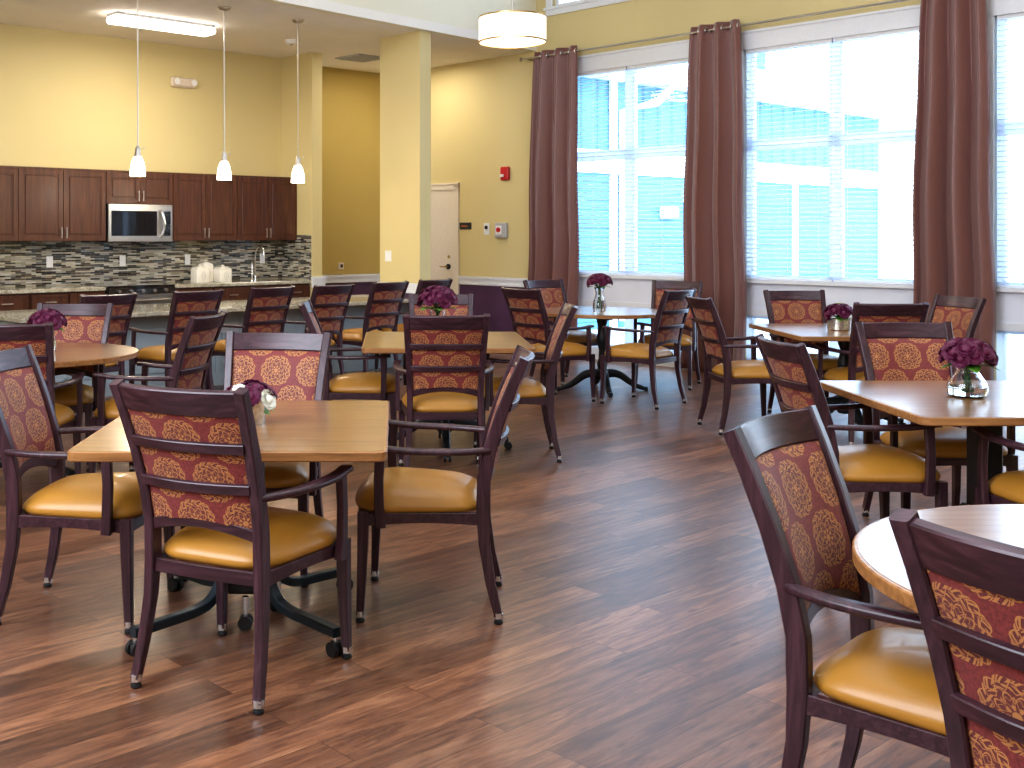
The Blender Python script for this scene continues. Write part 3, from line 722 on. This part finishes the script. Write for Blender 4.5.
# ------------------------------------------------------------------ dining chair (faces local +y)
LEG = [(.03, -.272), (.15, -.243), (.30, -.220), (.42, -.215), (.54, -.218), (.65, -.240), (.78, -.282), (.90, -.330), (.985, -.368)]
LEG = [(z, y, xx) for (z, y), xx in zip(LEG, (.232, .222, .212, .208, .207, .211, .218, .226, .233))]
def stile(z): return interp(LEG, z)        # y, x
def bow(x, d=.034): return -d * (1 - (x / .22) ** 2)
def chair():
    t = thing('dining_chair', 'x', 'chair', group='dining chairs')
    for sx in (1, -1):
        pts = [(sx * stile(z)[1], stile(z)[0], z) for z in [.03, .09, .15, .22, .30, .37, .42, .48, .54, .60, .65, .71, .78, .84, .90, .945, .985]]
        n = len(pts); hs = [interp([(.03, .0155), (.3, .0215), (.45, .0265), (.65, .0245), (.985, .018)], p[2])[0] for p in pts]
        ws = [interp([(.03, .0145), (.42, .0175), (.985, .0185)], p[2])[0] for p in pts]
        q = MB(); q.sweep(pts, (0, 1, 0), ws, hs, .22); leg = q.build('rear_leg', 'chairwood', t, 35)
        y, x = stile(.03)
        q = MB(); q.lathe([(.010, .045), (.018, .044), (.0185, .022), (.012, .016)], 14, sx * x, y); q.k = 1; q.lathe([(.010, .017), (.017, .012), (.0175, .004), (.014, 0)], 14, sx * x, y)
        q.build('glide', ['chrome', 'rubber'], leg)
    for sx in (1, -1):
        pts = [(sx * .250, .232, .425), (sx * .251, .234, .30), (sx * .254, .239, .15), (sx * .257, .244, .03)]
        q = MB(); q.sweep(pts, (0, 1, 0), [.0205, .0195, .0165, .0140], [.0215, .020, .0165, .0140], .2); leg = q.build('front_leg', 'chairwood', t, 35)
        x, y = .257, .244
        q = MB(); q.lathe([(.010, .045), (.0175, .044), (.018, .022), (.012, .016)], 14, sx * x, y); q.k = 1; q.lathe([(.010, .017), (.017, .012), (.0175, .004), (.014, 0)], 14, sx * x, y)
        q.build('glide', ['chrome', 'rubber'], leg)
    # seat frame with arched lower edges
    q = MB()
    for sx in (1, -1):
        pts = []; hs = []
        for k in range(13):
            s_ = k / 12; x = lerp(.210, .252, s_); y = lerp(-.21, .23, s_); ar = .011 * sin(pi * s_)
            pts.append((sx * x, y, .397 + ar * .5)); hs.append(.0235 - ar * .5)
        q.sweep(pts, (0, 0, 1), .0115, hs, .15)
    pts = []; hs = []
    for k in range(15):
        s_ = k / 14; x = lerp(-.25, .25, s_); ar = .010 * sin(pi * s_)
        pts.append((x, .236 + .028 * sin(pi * s_), .397 + ar * .5)); hs.append(.0235 - ar * .5)
    q.sweep(pts, (0, 0, 1), .0115, hs, .15)
    pts = [(lerp(-.205, .205, k / 8), -.215 - .012 * sin(pi * k / 8), .400) for k in range(9)]
    q.sweep(pts, (0, 0, 1), .0105, .021, .15)
    q.build('seat_frame', 'chairwoodx', t, 35)
    # cushion
    def outline(s_, grow):
        pts = []; n = 56
        for i in range(n):
            a = 2 * pi * i / n; ca, sa = cos(a), sin(a); p = 5.0
            rr = (abs(ca) ** p + abs(sa) ** p) ** (-1 / p)
            X, Y_ = ca * rr, sa * rr
            hw = lerp(.207, .262, (Y_ + 1) / 2) + grow
            y = .022 + Y_ * (.232 + grow) + (.026 * (1 - X * X) if Y_ > 0 else 0) * max(0, Y_)
            pts.append((X * hw * s_, .022 + (y - .022) * s_))
        return pts
    prof = [(.90, -.004, .412), (1, -.004, .418), (1, .003, .427), (1, .006, .437), (.995, .004, .450), (.965, 0, .465), (.91, 0, .479), (.82, 0, .492), (.69, 0, .504), (.51, 0, .513), (.30, 0, .519), (.08, 0, .521)]
    q = MB(); q.rings([[(x, y, z + .035 * (y - .05) * min(1, max(0, (z - .43) / .05))) for x, y in outline(s_, gr)] for s_, gr, z in prof]); q.build('seat_cushion', 'vinyl', t, 60)
    # top rail
    UPV = Vector((0, -.40, .92)).normalized()
    def railsweep(z, hh, hw, d=.034, yo=0, arch=0, w=None):
        y, x = stile(z); x = (x - .012) if w is None else w
        pts = [(lerp(-x, x, k / 14), y + yo + bow(lerp(-.215, .215, k / 14), d), z + arch * (1 - (2 * k / 14 - 1) ** 2)) for k in range(15)]
        return pts, UPV, hw, hh
    q = MB(); y_, x_ = stile(.943)
    p, u_, w_, h_ = railsweep(.943, .0415, .0115, .040); q.sweep(p, u_, w_, h_, .3); q.build('top_rail', 'chairwoodx', t, 35)
    for z in (.805, .678):
        q = MB(); p, u_, w_, h_ = railsweep(z, .0165, .008, .034, -.020); q.sweep(p, Vector((0, -.33, .94)), w_, h_, .3); q.build('back_slat', 'chairwoodx', t, 35)
    q = MB(); p, u_, w_, h_ = railsweep(.530, .0185, .0115, .030, -.004, .034); q.sweep(p, Vector((0, -.15, .98)), w_, h_, .3); q.build('lower_back_rail', 'chairwoodx', t, 35)
    # upholstered panel
    q = MB(); nx, nz = 16, 16
    def P(i, k, front):
        s_ = i / nx * 2 - 1; zl = .538 + .034 * (1 - s_ * s_); zt = .906
        z = lerp(zl, zt, k / nz); y, x = stile(z); x -= .016
        puff = (1 - abs(s_) ** 6) * (1 - abs(2 * k / nz - 1) ** 6)
        yy = y + bow(s_ * .215)
        return (s_ * x, yy + (.006 + .020 * puff ** .6 if front else -.010 - .002 * puff), z)
    F = [[P(i, k, True) for i in range(nx + 1)] for k in range(nz + 1)]; B = [[P(i, k, False) for i in range(nx + 1)] for k in range(nz + 1)]
    rs = [F[k] + B[k][::-1] for k in range(nz + 1)]; n2 = 2 * (nx + 1)
    vs = [v for r in rs for v in r]; fs = []
    for k in range(nz):
        for i in range(n2): j = (i + 1) % n2; fs.append((k * n2 + i, k * n2 + j, (k + 1) * n2 + j, (k + 1) * n2 + i))
    for k in (0, nz):
        for i in range(nx): fs.append((k * n2 + i, k * n2 + i + 1, k * n2 + n2 - 2 - i, k * n2 + n2 - 1 - i))
    q.add(vs, fs); q.build('backrest_panel', 'damask', t, 50)
    # arms
    for sx in (1, -1):
        q = MB(); pts = smoothpath([(sx * .214, -.245, .648), (sx * .238, -.20, .649), (sx * .268, -.11, .650), (sx * .283, .0, .652), (sx * .286, .10, .655), (sx * .280, .185, .664), (sx * .277, .215, .664)], 3)
        n = len(pts); ws = [lerp(.013, .023, min(1, k / (n * .45))) for k in range(n)]; ws[-1] = .017
        q.sweep(pts, (0, 0, 1), ws, [.0105] * n, .55); arm = q.build('armrest', 'chairwood', t, 50)
        q = MB(); q.sweep([(sx * .278, .165, .656), (sx * .279, .172, .55), (sx * .279, .170, .45), (sx * .274, .165, .374)], (0, 1, 0), [.0135, .013, .0135, .0145], [.0185, .0175, .018, .019], .2)
        q.build('arm_post', 'chairwood', arm, 35)
    # seat sits a touch lower between feet and arms
    def zf(z): return interp([(-1, -1), (0, 0), (.38, .367), (.53, .520), (.66, .655), (.985, .990), (2, 2.005)], z)[0]
    for o in t.children_recursive:
        for v_ in o.data.vertices: v_.co.z = zf(v_.co.z)
    return t
proto = chair()

CH = [  # x, y, heading, label, group
 (-.503, 3.792, -26, 'dining chair with slatted back to the viewer at the nearest square table', 'g1'),
 (.135, 4.50, 85, 'dining chair seen side on, pulled out on the right of the nearest square table', 'g1'),
 (-1.185, 4.43, -96, 'dining chair cut by the left edge, facing right at the nearest square table', 'g1'),
 (-.595, 4.975, 172, 'dining chair facing the viewer behind the nearest square table with the silver flower pot', 'g1'),
 (-2.05, 6.25, 4, 'dining chair at the left edge with slatted back before the left round table', 'g2'),
 (-2.13, 7.22, 180, 'dining chair with bright coral front panel facing the viewer behind left round table', 'g2'),
 (-1.43, 6.66, 77, 'dining chair turned left with slatted back, on the right side of the left round table', 'g2'),
 (.295, 6.90, 0, 'dining chair with its slatted back to the viewer at the middle square table', 'g3'),
 (.353, 8.44, 180, 'dining chair facing the viewer behind the vase on the middle square table', 'g3'),
 (.785, 7.50, 88, 'dining chair facing left on the right side of the middle square table', 'g3'),
 (-.245, 7.73, -90, 'dining chair facing right on the left side of the middle square table', 'g3'),
 (1.385, 9.99, -57.5, 'dining chair with slatted back at the front left of the round window table', 'g4'),
 (1.70, 11.28, 212, 'dining chair facing the viewer before the left curtain, behind the round window table', 'g4'),
 (2.137, 9.82, 47, 'dining chair with slatted back at the front right of the round window table', 'g4'),
 (2.64, 10.98, 153, 'dining chair partly hidden beside the middle curtain, behind the round window table', 'g4'),
 (2.62, 8.50, -86, 'dining chair before the middle curtain, facing right towards the farthest right table', 'g5'),
 (3.30, 9.05, 180, 'dining chair facing the viewer beneath the wide window at the far right table', 'g5'),
 (3.34, 8.02, 0, 'dining chair with slatted back to the viewer, in front of the farthest right table', 'g5'),
 (3.85, 8.38, 104, 'dining chair facing left before the right curtain at the far right table', 'g5'),
 (2.05, 5.02, -87, 'dining chair facing right at the left side of the square table with round vase', 'g6'),
 (2.66, 5.60, 180, 'dining chair facing the viewer behind the round glass vase', 'g6'),
 (2.65, 4.42, 0, 'dining chair at the right edge showing only its arm and seat under the table', 'g6'),
 (1.225, 2.62, 229, 'large foreground dining chair with brown patterned front panel, left of the near round table', 'g7'),
 (1.27, 1.875, -57, 'closest dining chair, back to the viewer, cut off at the lower right corner', 'g7'),
]
GN = {'g1': 'chairs at the nearest square table', 'g2': 'chairs at the left round table', 'g3': 'chairs at the middle square table', 'g4': 'chairs at the round window table',
      'g5': 'chairs at the far right table', 'g6': 'chairs at the right square table', 'g7': 'chairs at the near round table'}
bar = [((-2.22, 8.83), 'leftmost of the row'), ((-1.62, 9.41), 'second from the left'), ((-1.08, 10.06), 'third from the left'), ((-.56, 10.5), 'fourth from the left'), ((-.043, 11.14), 'fifth from the left'), ((.42, 11.75), 'farthest, beside the pier')]
for (x, y), l in bar:
    a = radians(47); CH.append((x - .36 * sin(a), y + .36 * cos(a), 47, 'dining chair with slatted back at the granite bar, ' + l, 'bar'))
GN['bar'] = 'chairs along the bar'
for i, (x, y, a, lab, gr) in enumerate(CH):
    o = proto if i == 0 else copy_tree(proto)
    o.location = (x, y, 0); o.rotation_euler.z = radians(a); o['label'] = lab; o['group'] = GN[gr]

# ------------------------------------------------------------------ tables
TZ = .745
def rrect(w, h, r, z, n=5, ins=0):
    out = []; w -= ins; h -= ins
    for sx, sy, a0 in ((1, 1, 0), (-1, 1, 90), (-1, -1, 180), (1, -1, 270)):
        for k in range(n + 1):
            an = radians(a0 + 90 * k / n); out.append((sx * (w / 2 - r) + r * cos(an), sy * (h / 2 - r) + r * sin(an), z))
    return out
def square_top(t, w, h):
    q = MB(); q.rings([rrect(w, h, .035, TZ - .034, ins=.008), rrect(w, h, .038, TZ - .030), rrect(w, h, .038, TZ - .004), rrect(w, h, .036, TZ - .001, ins=.006)])
    top = q.build('tabletop', 'tableedge', t, 40)
    q = MB(); q.rings([rrect(w, h, .034, TZ - .002, ins=.02), rrect(w, h, .034, TZ, ins=.02)]); q.build('laminate_surface', 'table', top, 0)
    q = MB(); q.box(-w * .32, w * .32, -.03, .03, TZ - .06, TZ - .034); q.box(-.03, .03, -h * .32, h * .32, TZ - .06, TZ - .034); q.build('support_bracket', 'black', t, 0)
def round_top(t, r):
    q = MB(); q.lathe([(r - .006, TZ - .034), (r, TZ - .030), (r, TZ - .004), (r - .004, TZ - .001)], 72); top = q.build('tabletop', 'tableedge', t, 30)
    q = MB(); q.lathe([(r - .012, TZ - .002), (r - .012, TZ)], 72); q.build('laminate_surface', 'table', top, 0)
    q = MB(); q.box(-r * .6, r * .6, -.03, .03, TZ - .06, TZ - .034); q.box(-.03, .03, -r * .6, r * .6, TZ - .06, TZ - .034); q.build('support_bracket', 'black', t, 0)
def caster(parent, x, y, ang=0):
    q = MB(); ca, sa = cos(ang), sin(ang)
    for s_ in (-1, 1):
        ox, oy = -sa * .014 * s_, ca * .014 * s_
        q.cyl((x + ox - sa * .009 * s_, y + oy + ca * .009 * s_, .026), (x + ox + sa * .006 * s_, y + oy - ca * .006 * s_, .026), .026, 16)
    q.k = 1; q.cyl((x, y, .045), (x, y, .075), .009, 10); q.k = 0
    q.cyl((x, y, .03), (x, y, .05), .018, 12); q.build('caster', ['rubber', 'chrome'], parent)
def flat_base(t, ex, ey, pairs=True):
    q = MB(); q.cbox(-.055, .055, -.055, .055, .16, TZ - .034, .008); q.cbox(-.12, .12, -.12, .12, TZ - .05, TZ - .034, .004); q.build('column', 'black', t, 0)
    q = MB(); q.cbox(-.075, .075, -.075, .075, .12, .27, .01); q.build('hub', 'black', t, 0)
    if pairs:
        h = MB(); h.cyl((0, -.09, .12), (0, -.09, .075), .012); o = h.build('caster_stem', 'chrome', t); caster(o, 0, -.09); 
        h = MB(); h.cyl((.1, .10, .12), (.1, .10, .075), .012); o = h.build('caster_stem', 'chrome', t); caster(o, .1, .10, 1)
    for sx, sy in ((1, 1), (1, -1), (-1, 1), (-1, -1)):
        X, Y_ = sx * ex, sy * ey
        pts = smoothpath([(X * .08, Y_ * .08, .235), (X * .20, Y_ * .20, .215), (X * .33, Y_ * .33, .125), (X * .48, Y_ * .48, .095), (X * .75, Y_ * .75, .088), (X * 1.02, Y_ * 1.02, .083)], 4)
        q = MB(); q.sweep(pts, (0, 0, 1), .019, .0165, .2); a = q.build('base_arm', 'blacksteel', t, 40); caster(a, X, Y_, atan2(Y_, X))
def curved_base(t, r, casters, rot=0):
    q = MB()
    q.lathe([(.045, .12), (.060, .14), (.060, .19), (.042, .21), (.050, .25), (.034, .30), (.030, .38), (.052, .45), (.055, .50), (.036, .56), (.034, .60), (.050, .64), (.050, .66), (.10, .695), (.12, .71)], 24)
    q.build('pedestal_column', 'black', t, 30)
    for k in range(4):
        a = rot + k * pi / 2; ca, sa = cos(a), sin(a)
        prof = [(.03, .195), (.10, .20), (.17, .185), (.24, .135), (.30, .095), (.37, .075), (r - .03, .068), (r, .068)] if casters else [(.03, .16), (.10, .165), (.17, .145), (.24, .095), (.30, .055), (.36, .032), (r - .02, .022), (r + .01, .022)]
        pts = smoothpath([(ca * q_, sa * q_, z) for q_, z in prof], 3); n = len(pts)
        q = MB(); q.sweep(pts, (0, 0, 1), [lerp(.030, .020, i / n) for i in range(n)], [lerp(.042, .016, min(1, i / (n * .8))) for i in range(n)], .35)
        leg = q.build('base_arm', 'black', t, 50)
        if casters: caster(leg, ca * r, sa * r, a)
        else:
            q = MB(); q.lathe([(.018, 0), (.018, .010), (.012, .016)], 12, ca * r, sa * r); q.build('foot_pad', 'rubber', leg)
# nearest square table
t = thing('dining_table', 'nearest square oak topped table on the left with silver flower pot', 'table', (-.55, 4.28, 0), 0); square_top(t, 1.05, 1.16); flat_base(t, .345, .36)
t = thing('dining_table', 'middle square oak topped table with tall glass of burgundy flowers', 'table', (.335, 7.70, 0), 0); square_top(t, 1.09, 1.22); curved_base(t, .43, True)
t = thing('round_dining_table', 'round oak topped table by the window between the left and middle curtains', 'table', (1.93, 10.6, 0), 0); round_top(t, .62); curved_base(t, .41, False)
t = thing('round_dining_table', 'round oak topped table at the left edge before the bar', 'table', (-2.18, 6.86, 0), 0); round_top(t, .62); flat_base(t, .33, .33, False)
t = thing('dining_table', 'square table on the right with round glass vase, top reflecting the windows', 'table', (2.57, 4.96, 0), 0); square_top(t, 1.06, 1.13); flat_base(t, .345, .36, False)
t = thing('dining_table', 'farthest square table on the right with low pot of mixed flowers', 'table', (3.36, 8.50, 0), 0); square_top(t, 1.08, 1.2); curved_base(t, .43, True)
t = thing('round_dining_table', 'round table in the right foreground reflecting the windows', 'table', (1.62, 2.37, 0), 0); round_top(t, .62); flat_base(t, .33, .33, False)

# ------------------------------------------------------------------ flowers
def flower_mesh(name, mat, r):
    rnd = random.Random(name); q = MB()
    for ring, (n, tilt, rad) in enumerate([(9, 1.30, 1.0), (8, .95, .86), (7, .65, .68), (5, .35, .48), (3, .12, .28)]):
        for k in range(n):
            a = 2 * pi * (k + .5 * ring) / n + rnd.uniform(-.15, .15); L = r * rad; vs = []
            for i in range(5):
                s_ = i / 4
                for j in range(5):
                    w = (j / 4 - .5) * 2; wid = .62 * L * sin(pi * (.12 + .75 * s_)) * 1.0
                    tt = tilt * (s_ ** .8); rr = L * s_ * (.35 + .65 * sin(tilt * .75 + .25)); zz = L * s_ * cos(tt) * .9 + L * .10 * w * w
                    ruf = .07 * L * sin(w * 7 + k) * s_ ** 2
                    x, y = rr, w * wid
                    vs.append((x * cos(a) - y * sin(a), x * sin(a) + y * cos(a), zz + ruf))
            fs = [(i * 5 + j, i * 5 + j + 1, i * 5 + j + 6, i * 5 + j + 5) for i in range(4) for j in range(4)]
            q.add(vs, fs)
    q.lathe([(.05 * r, -.05 * r), (.42 * r, .12 * r), (.50 * r, .35 * r), (.3 * r, .6 * r)], 10)
    o = q.build('flower_head', mat, None, 80); return o
heads = {m_: flower_mesh('f' + m_, m_, 1.0) for m_ in ('petal', 'petalw', 'petalg')}
used = {}
def bouquet(name, label, x, y, zbase, ztop, R_, n, r, seed, neck, mats=None, leaves=5, zcen=None):
    rnd = random.Random(seed)
    t = thing(name, label, 'bouquet', (x, y, zbase), 0)
    H_ = ztop - zbase; zc = H_ - R_ * .72 if zcen is None else zcen
    stems = MB()
    for k in range(n):
        f = (k + .5) / n; ph = math.acos(1 - f * 1.15) ; a = k * 2.39996 + seed
        ph = min(ph, 1.75)
        dx, dy, dz = sin(ph) * cos(a), sin(ph) * sin(a), cos(ph)
        p = Vector((dx * (R_ - r * .7), dy * (R_ - r * .7), zc + dz * (R_ - r) * .72))
        mt = mats[k % len(mats)] if mats else 'petal'
        if mt not in used: h = heads[mt]; used[mt] = 1
        else: h = heads[mt].copy(); C.objects.link(h)
        h.parent = t; h.location = p; s_ = r * rnd.uniform(.9, 1.12); h.scale = (s_, s_, s_)
        h.rotation_mode = 'QUATERNION'; h.rotation_quaternion = Vector((dx, dy, dz + .35)).to_track_quat('Z', 'Y')
        stems.tube([p, (p.x * .35, p.y * .35, lerp(neck, p.z, .35)), (rnd.uniform(-.01, .01), rnd.uniform(-.01, .01), neck * .9), (rnd.uniform(-.018, .018), rnd.uniform(-.018, .018), .015)], .0028, 5, up=(1, .1, 0))
    stems.build('stems', 'leafd', t)
    for k in range(leaves):
        a = k * 2 * pi / leaves + rnd.uniform(-.3, .3); L = R_ * rnd.uniform(.75, 1.0); q = MB(); vs = []
        for i in range(6):
            s_ = i / 5; wd = .30 * L * sin(pi * (s_ * .92 + .05)); rr = .15 * R_ + L * s_; z = lerp(neck, zc - R_ * .35, min(1, s_ * 1.3)) - .25 * L * s_ * s_ + .01
            for w in (-1, 0, 1): vs.append((rr * cos(a) - w * wd * sin(a), rr * sin(a) + w * wd * cos(a), z + .15 * wd * abs(w)))
        q.add(vs, [(i * 3 + j, i * 3 + j + 1, i * 3 + j + 4, i * 3 + j + 3) for i in range(5) for j in range(2)])
        o = q.build('leaf', 'leaf', t, 80); so = o.modifiers.new('thickness', 'SOLIDIFY'); so.thickness = .0008
def glass_vase(name, label, x, y, prof, wall=.003, water=None):
    t = thing(name, label, 'vase', (x, y, TZ), 0)
    n = 32; inner = [(max(r - wall, .001), z) for r, z in prof[1:]]; inner = [(inner[0][0], prof[0][1] + .008)] + inner
    rs = [(.001, 0)] + prof + inner[::-1] + [(.001, prof[0][1] + .008)]
    q = MB(); q.rings([[(r * cos(2 * pi * i / n), r * sin(2 * pi * i / n), z) for i in range(n)] for r, z in rs], cap=False); q.build('glass_body', 'glass', t, 60)
    if water:
        w = [(r - .0008, z) for r, z in inner if z <= water]
        q = MB(); q.lathe([(w[0][0] * .98, w[0][1] + .001)] + w[1:] + [(w[-1][0], water)], 32); q.build('water', 'water', t, 60)
def pot(name, label, x, y, w, h, square=True):
    t = thing(name, label, 'flower pot', (x, y, TZ), 0)
    q = MB(); f = rrect if square else None
    if square:
        q.rings([rrect(w * .80, w * .80, .008, 0), rrect(w, w, .01, h), rrect(w - .010, w - .010, .008, h), rrect(w * .82 - .012, w * .82 - .012, .006, h * .3)])
    else:
        q.lathe([(w * .44, 0), (w * .5, .01), (w * .5, h), (w * .46, h), (w * .44, h * .5)], 32)
    q.build('body', 'silverpot', t, 30)
    q = MB(); q.lathe([(w * .40, h * .72), (w * .36, h * .80), (w * .1, h * .84)], 20); q.build('moss', 'leafd', t)
# nearest table
pot('flower_pot', 'square tapered silver pot on the nearest square table', -.545, 4.27, .135, .105)
bouquet('flower_bouquet', 'low arrangement of burgundy, white and lime flowers in the square silver pot', -.545, 4.27, TZ + .075, TZ + .160, .105, 12, .042, 3, .02, ['petal', 'petal', 'petal', 'petalw', 'petal', 'petalg'], 8)
# middle
x, y = .285, 7.62
glass_vase('glass_vase', 'straight clear glass vase on the middle square table', x, y, [(.036, 0), (.038, .01), (.042, .10), (.050, .20)], water=.12)
bouquet('flower_bouquet', 'round burgundy bouquet on the middle square table', x, y, TZ + .01, 1.115, .135, 22, .050, 5, .18, None, 5)
x, y = 1.895, 10.55
glass_vase('glass_vase', 'tall waisted clear glass vase on the round window table', x, y, [(.058, 0), (.062, .02), (.060, .07), (.045, .12), (.035, .16), (.040, .20), (.052, .22)], water=.10)
bouquet('flower_bouquet', 'burgundy bouquet on the round window table', x, y, TZ + .012, 1.10, .118, 20, .045, 8, .20, None, 4)
x, y = -2.09, 6.84
glass_vase('glass_vase', 'clear glass vase on the left round table', x, y, [(.040, 0), (.050, .02), (.055, .06), (.04, .12), (.045, .15)], water=.07)
bouquet('flower_bouquet', 'burgundy bouquet at the left edge on the left round table', x, y, TZ + .012, 1.01, .115, 18, .046, 11, .13, None, 4)
x, y = 2.50, 4.97
glass_vase('glass_vase', 'squat round bulb shaped clear glass vase on the right square table', x, y, [(.066, 0), (.080, .012), (.083, .035), (.076, .065), (.055, .095), (.046, .108), (.046, .120), (.052, .135)], water=.045)
bouquet('flower_bouquet', 'wide burgundy bouquet on the right square table', x, y, TZ + .012, 1.005, .118, 24, .046, 14, .12, None, 4)
x, y = 3.285, 8.42
pot('flower_pot', 'round silver pot on the farthest right table', x, y, .165, .085, False)
bouquet('flower_bouquet', 'low arrangement of burgundy and lime flowers on the farthest right table', x, y, TZ + .07, TZ + .20, .105, 11, .052, 17, .02, ['petal', 'petalg', 'petal', 'petal', 'petalg'], 6)

# ------------------------------------------------------------------ outside
m = MB(); m.box(WU + .2, 45, -25, 30, -.2, -.12); o = struct('ground_outside', m, 'paving', 'pale paving outside the windows')
t = roomthing('neighbouring_wing', 'teal sided building wing with white trim seen through the blinds', 'building', WU + .3, 12.0, 0)
L = 14.2
q = MB(); q.box(0, L, 0, 3, -.12, 2.5); q.build('lower_wall', 'lap', t, 0)
q = MB(); q.box(0, L, .02, 3, 2.5, 4.05); q.build('upper_wall', 'batten', t, 0)
q = MB(); q.box(-.05, L + .06, -.06, 3, 2.48, 2.86); q.build('band_trim', 'extwhite', t, 0)
q = MB(); q.box(-.1, L + .3, -.35, 3.3, 4.05, 4.55); q.k = 1; q.add([(-.1, -.35, 4.55), (L + .3, -.35, 4.55), (L + .3, 3.3, 5.6), (-.1, 3.3, 5.6), (-.1, -.35, 4.5), (L + .3, -.35, 4.5), (L + .3, 3.3, 5.5), (-.1, 3.3, 5.5)], [(0, 1, 2, 3), (4, 7, 6, 5), (0, 4, 5, 1), (1, 5, 6, 2), (2, 6, 7, 3), (3, 7, 4, 0)]); q.build('roof', ['extwhite', 'roof'], t, 0)
for u in (4.5, 10.4, L - .1):
    q = MB(); q.box(u, u + .16, -.05, 0, -.12, 4.05 if u < 5 else 2.5); q.build('corner_board', 'extwhite', t, 0)
q = MB(); q.tube([(5.9, -.3, 4.05), (5.6, -.18, 3.75), (4.75, -.10, 3.55), (4.75, -.10, 0)], .07, 8, up=(0, 1, 0)); q.build('downspout', 'extwhite', t)
q = MB(); q.box(12.1, 12.5, -.04, 0, 0, 2.1); q.build('door', 'extwhite', t, 0)
q = MB(); q.cbox(5.9, 6.3, -.15, 0, 1.75, 1.95, .02); q.build('wall_lamp', 'extwhite', t, 0)
q = MB(); q.box(8.6, 12.8, 2.0, 5, 4.6, 6.35); q.build('upper_storey_wall', 'lap', t, 0)
q = MB(); q.box(8.3, 13.1, 1.7, 5.2, 6.35, 6.8); q.build('upper_storey_roof', 'extwhite', t, 0)

# ------------------------------------------------------------------ light
w = bpy.data.worlds.new('World'); bpy.context.scene.world = w; w.use_nodes = True
nt = w.node_tree; bg = nt.nodes['Background']
tc = nt.nodes.new('ShaderNodeTexCoord'); sp = nt.nodes.new('ShaderNodeSeparateXYZ'); nt.links.new(tc.outputs['Generated'], sp.inputs[0])
rp = nt.nodes.new('ShaderNodeValToRGB'); nt.links.new(sp.outputs[2], rp.inputs[0])
rp.color_ramp.elements[0].position = 0; rp.color_ramp.elements[0].color = (.74, .87, 1, 1)
rp.color_ramp.elements[1].position = .7; rp.color_ramp.elements[1].color = (.45, .67, 1, 1)
nt.links.new(rp.outputs[0], bg.inputs[0]); bg.inputs[1].default_value = 8.0

def light(name, typ, loc, energy, col, size=1, sizey=None, rot=None, portal=False, spread=None):
    d = bpy.data.lights.new(name, typ); d.energy = energy; d.color = col
    if typ == 'AREA':
        d.size = size
        if sizey: d.shape = 'RECTANGLE'; d.size_y = sizey
        if portal: d.cycles.is_portal = True
        if spread: d.spread = spread
    elif typ == 'SUN': d.angle = size
    else: d.shadow_soft_size = size
    o = bpy.data.objects.new(name, d); C.objects.link(o); o.location = loc
    if rot is not None: o.rotation_euler = rot
    return o
def aim(d): return Vector(d).to_track_quat('-Z', 'Y').to_euler()
U_ = Vector((CU, SU, 0)); V_ = Vector((-SU, CU, 0))
# sun strikes the wing opposite; it stands behind the window wall so no direct sun enters
light('sun', 'SUN', (0, 0, 10), 3.4, (1, .97, .92), radians(2), rot=aim(V_ * .8 + U_ * .35 + Vector((0, 0, -.75))))
for a, b in WINS:
    light('window_portal', 'AREA', W3(WU + .24, (a + b) / 2, 1.8), 0, (1, 1, 1), 3.4, b - a, rot=aim(-U_), portal=True)
light('passage_fill', 'AREA', W3(9.6, 10.9, CZ - .03), 26, (1, .92, .80), 1.0, .6, rot=(0, 0, TH))  # added fill to brighten the alcove, no lamp body there
# added area fills standing in for unseen daylight above, behind and beside the viewer
light('hall_ceiling_fill', 'AREA', W3(4.5, 2.2, 5.8), 215, (.84, .90, 1), 7, 6, rot=(0, 0, TH))  # added fill below the closed hall ceiling
light('hall_rear_fill', 'AREA', W3(.8, -3.6, 3.4), 150, (.78, .86, 1), 6, 3.2, rot=aim(V_ + U_ * .25 - Vector((0, 0, .25))))
light('hall_left_fill', 'AREA', W3(-2.0, 3.5, 3.9), 540, (.80, .86, 1), 5, 3, rot=aim(U_ - Vector((0, 0, .2))))
# light of the kitchen fixture and pendants, plus one added fill
light('kitchen_fixture_lamp', 'AREA', W3(6.05, 10.58, CZ - .13), 28, (1, .90, .76), 1.2, .2, rot=(0, 0, TH))
light('kitchen_fill', 'AREA', W3(5.0, 10.2, CZ - .05), 22, (1, .93, .84), 3.5, 1.2, rot=(0, 0, TH))  # added fill under the low ceiling, without a fixture of its own
for u, v in ((5.20, 9.55), (6.18, 9.60), (7.13, 9.66)): light('pendant_lamp', 'POINT', W3(u, v, 1.96), 15, (1, .84, .62), .04)
x, y = W(7.643, 7.077); light('drum_lamp', 'POINT', (x, y, 3.10), 20, (1, .86, .66), .15)

# ------------------------------------------------------------------ camera and view
cd = bpy.data.cameras.new('camera'); cam = bpy.data.objects.new('camera', cd); C.objects.link(cam)
cam.location = (0, 0, 1.45); cam.rotation_euler = (pi / 2, 0, 0)
cd.sensor_width = 36; cd.lens = 1138 / 1024 * 36
cd.shift_x = (512 - 395) / 1024; cd.shift_y = -(384 - 235) / 1024
cd.clip_start = .05; cd.clip_end = 200
sc = bpy.context.scene; sc.camera = cam
sc.view_settings.view_transform = 'Standard'; sc.view_settings.exposure = 0.0
try: sc.view_settings.look = 'Medium High Contrast'
except Exception: print('no look')
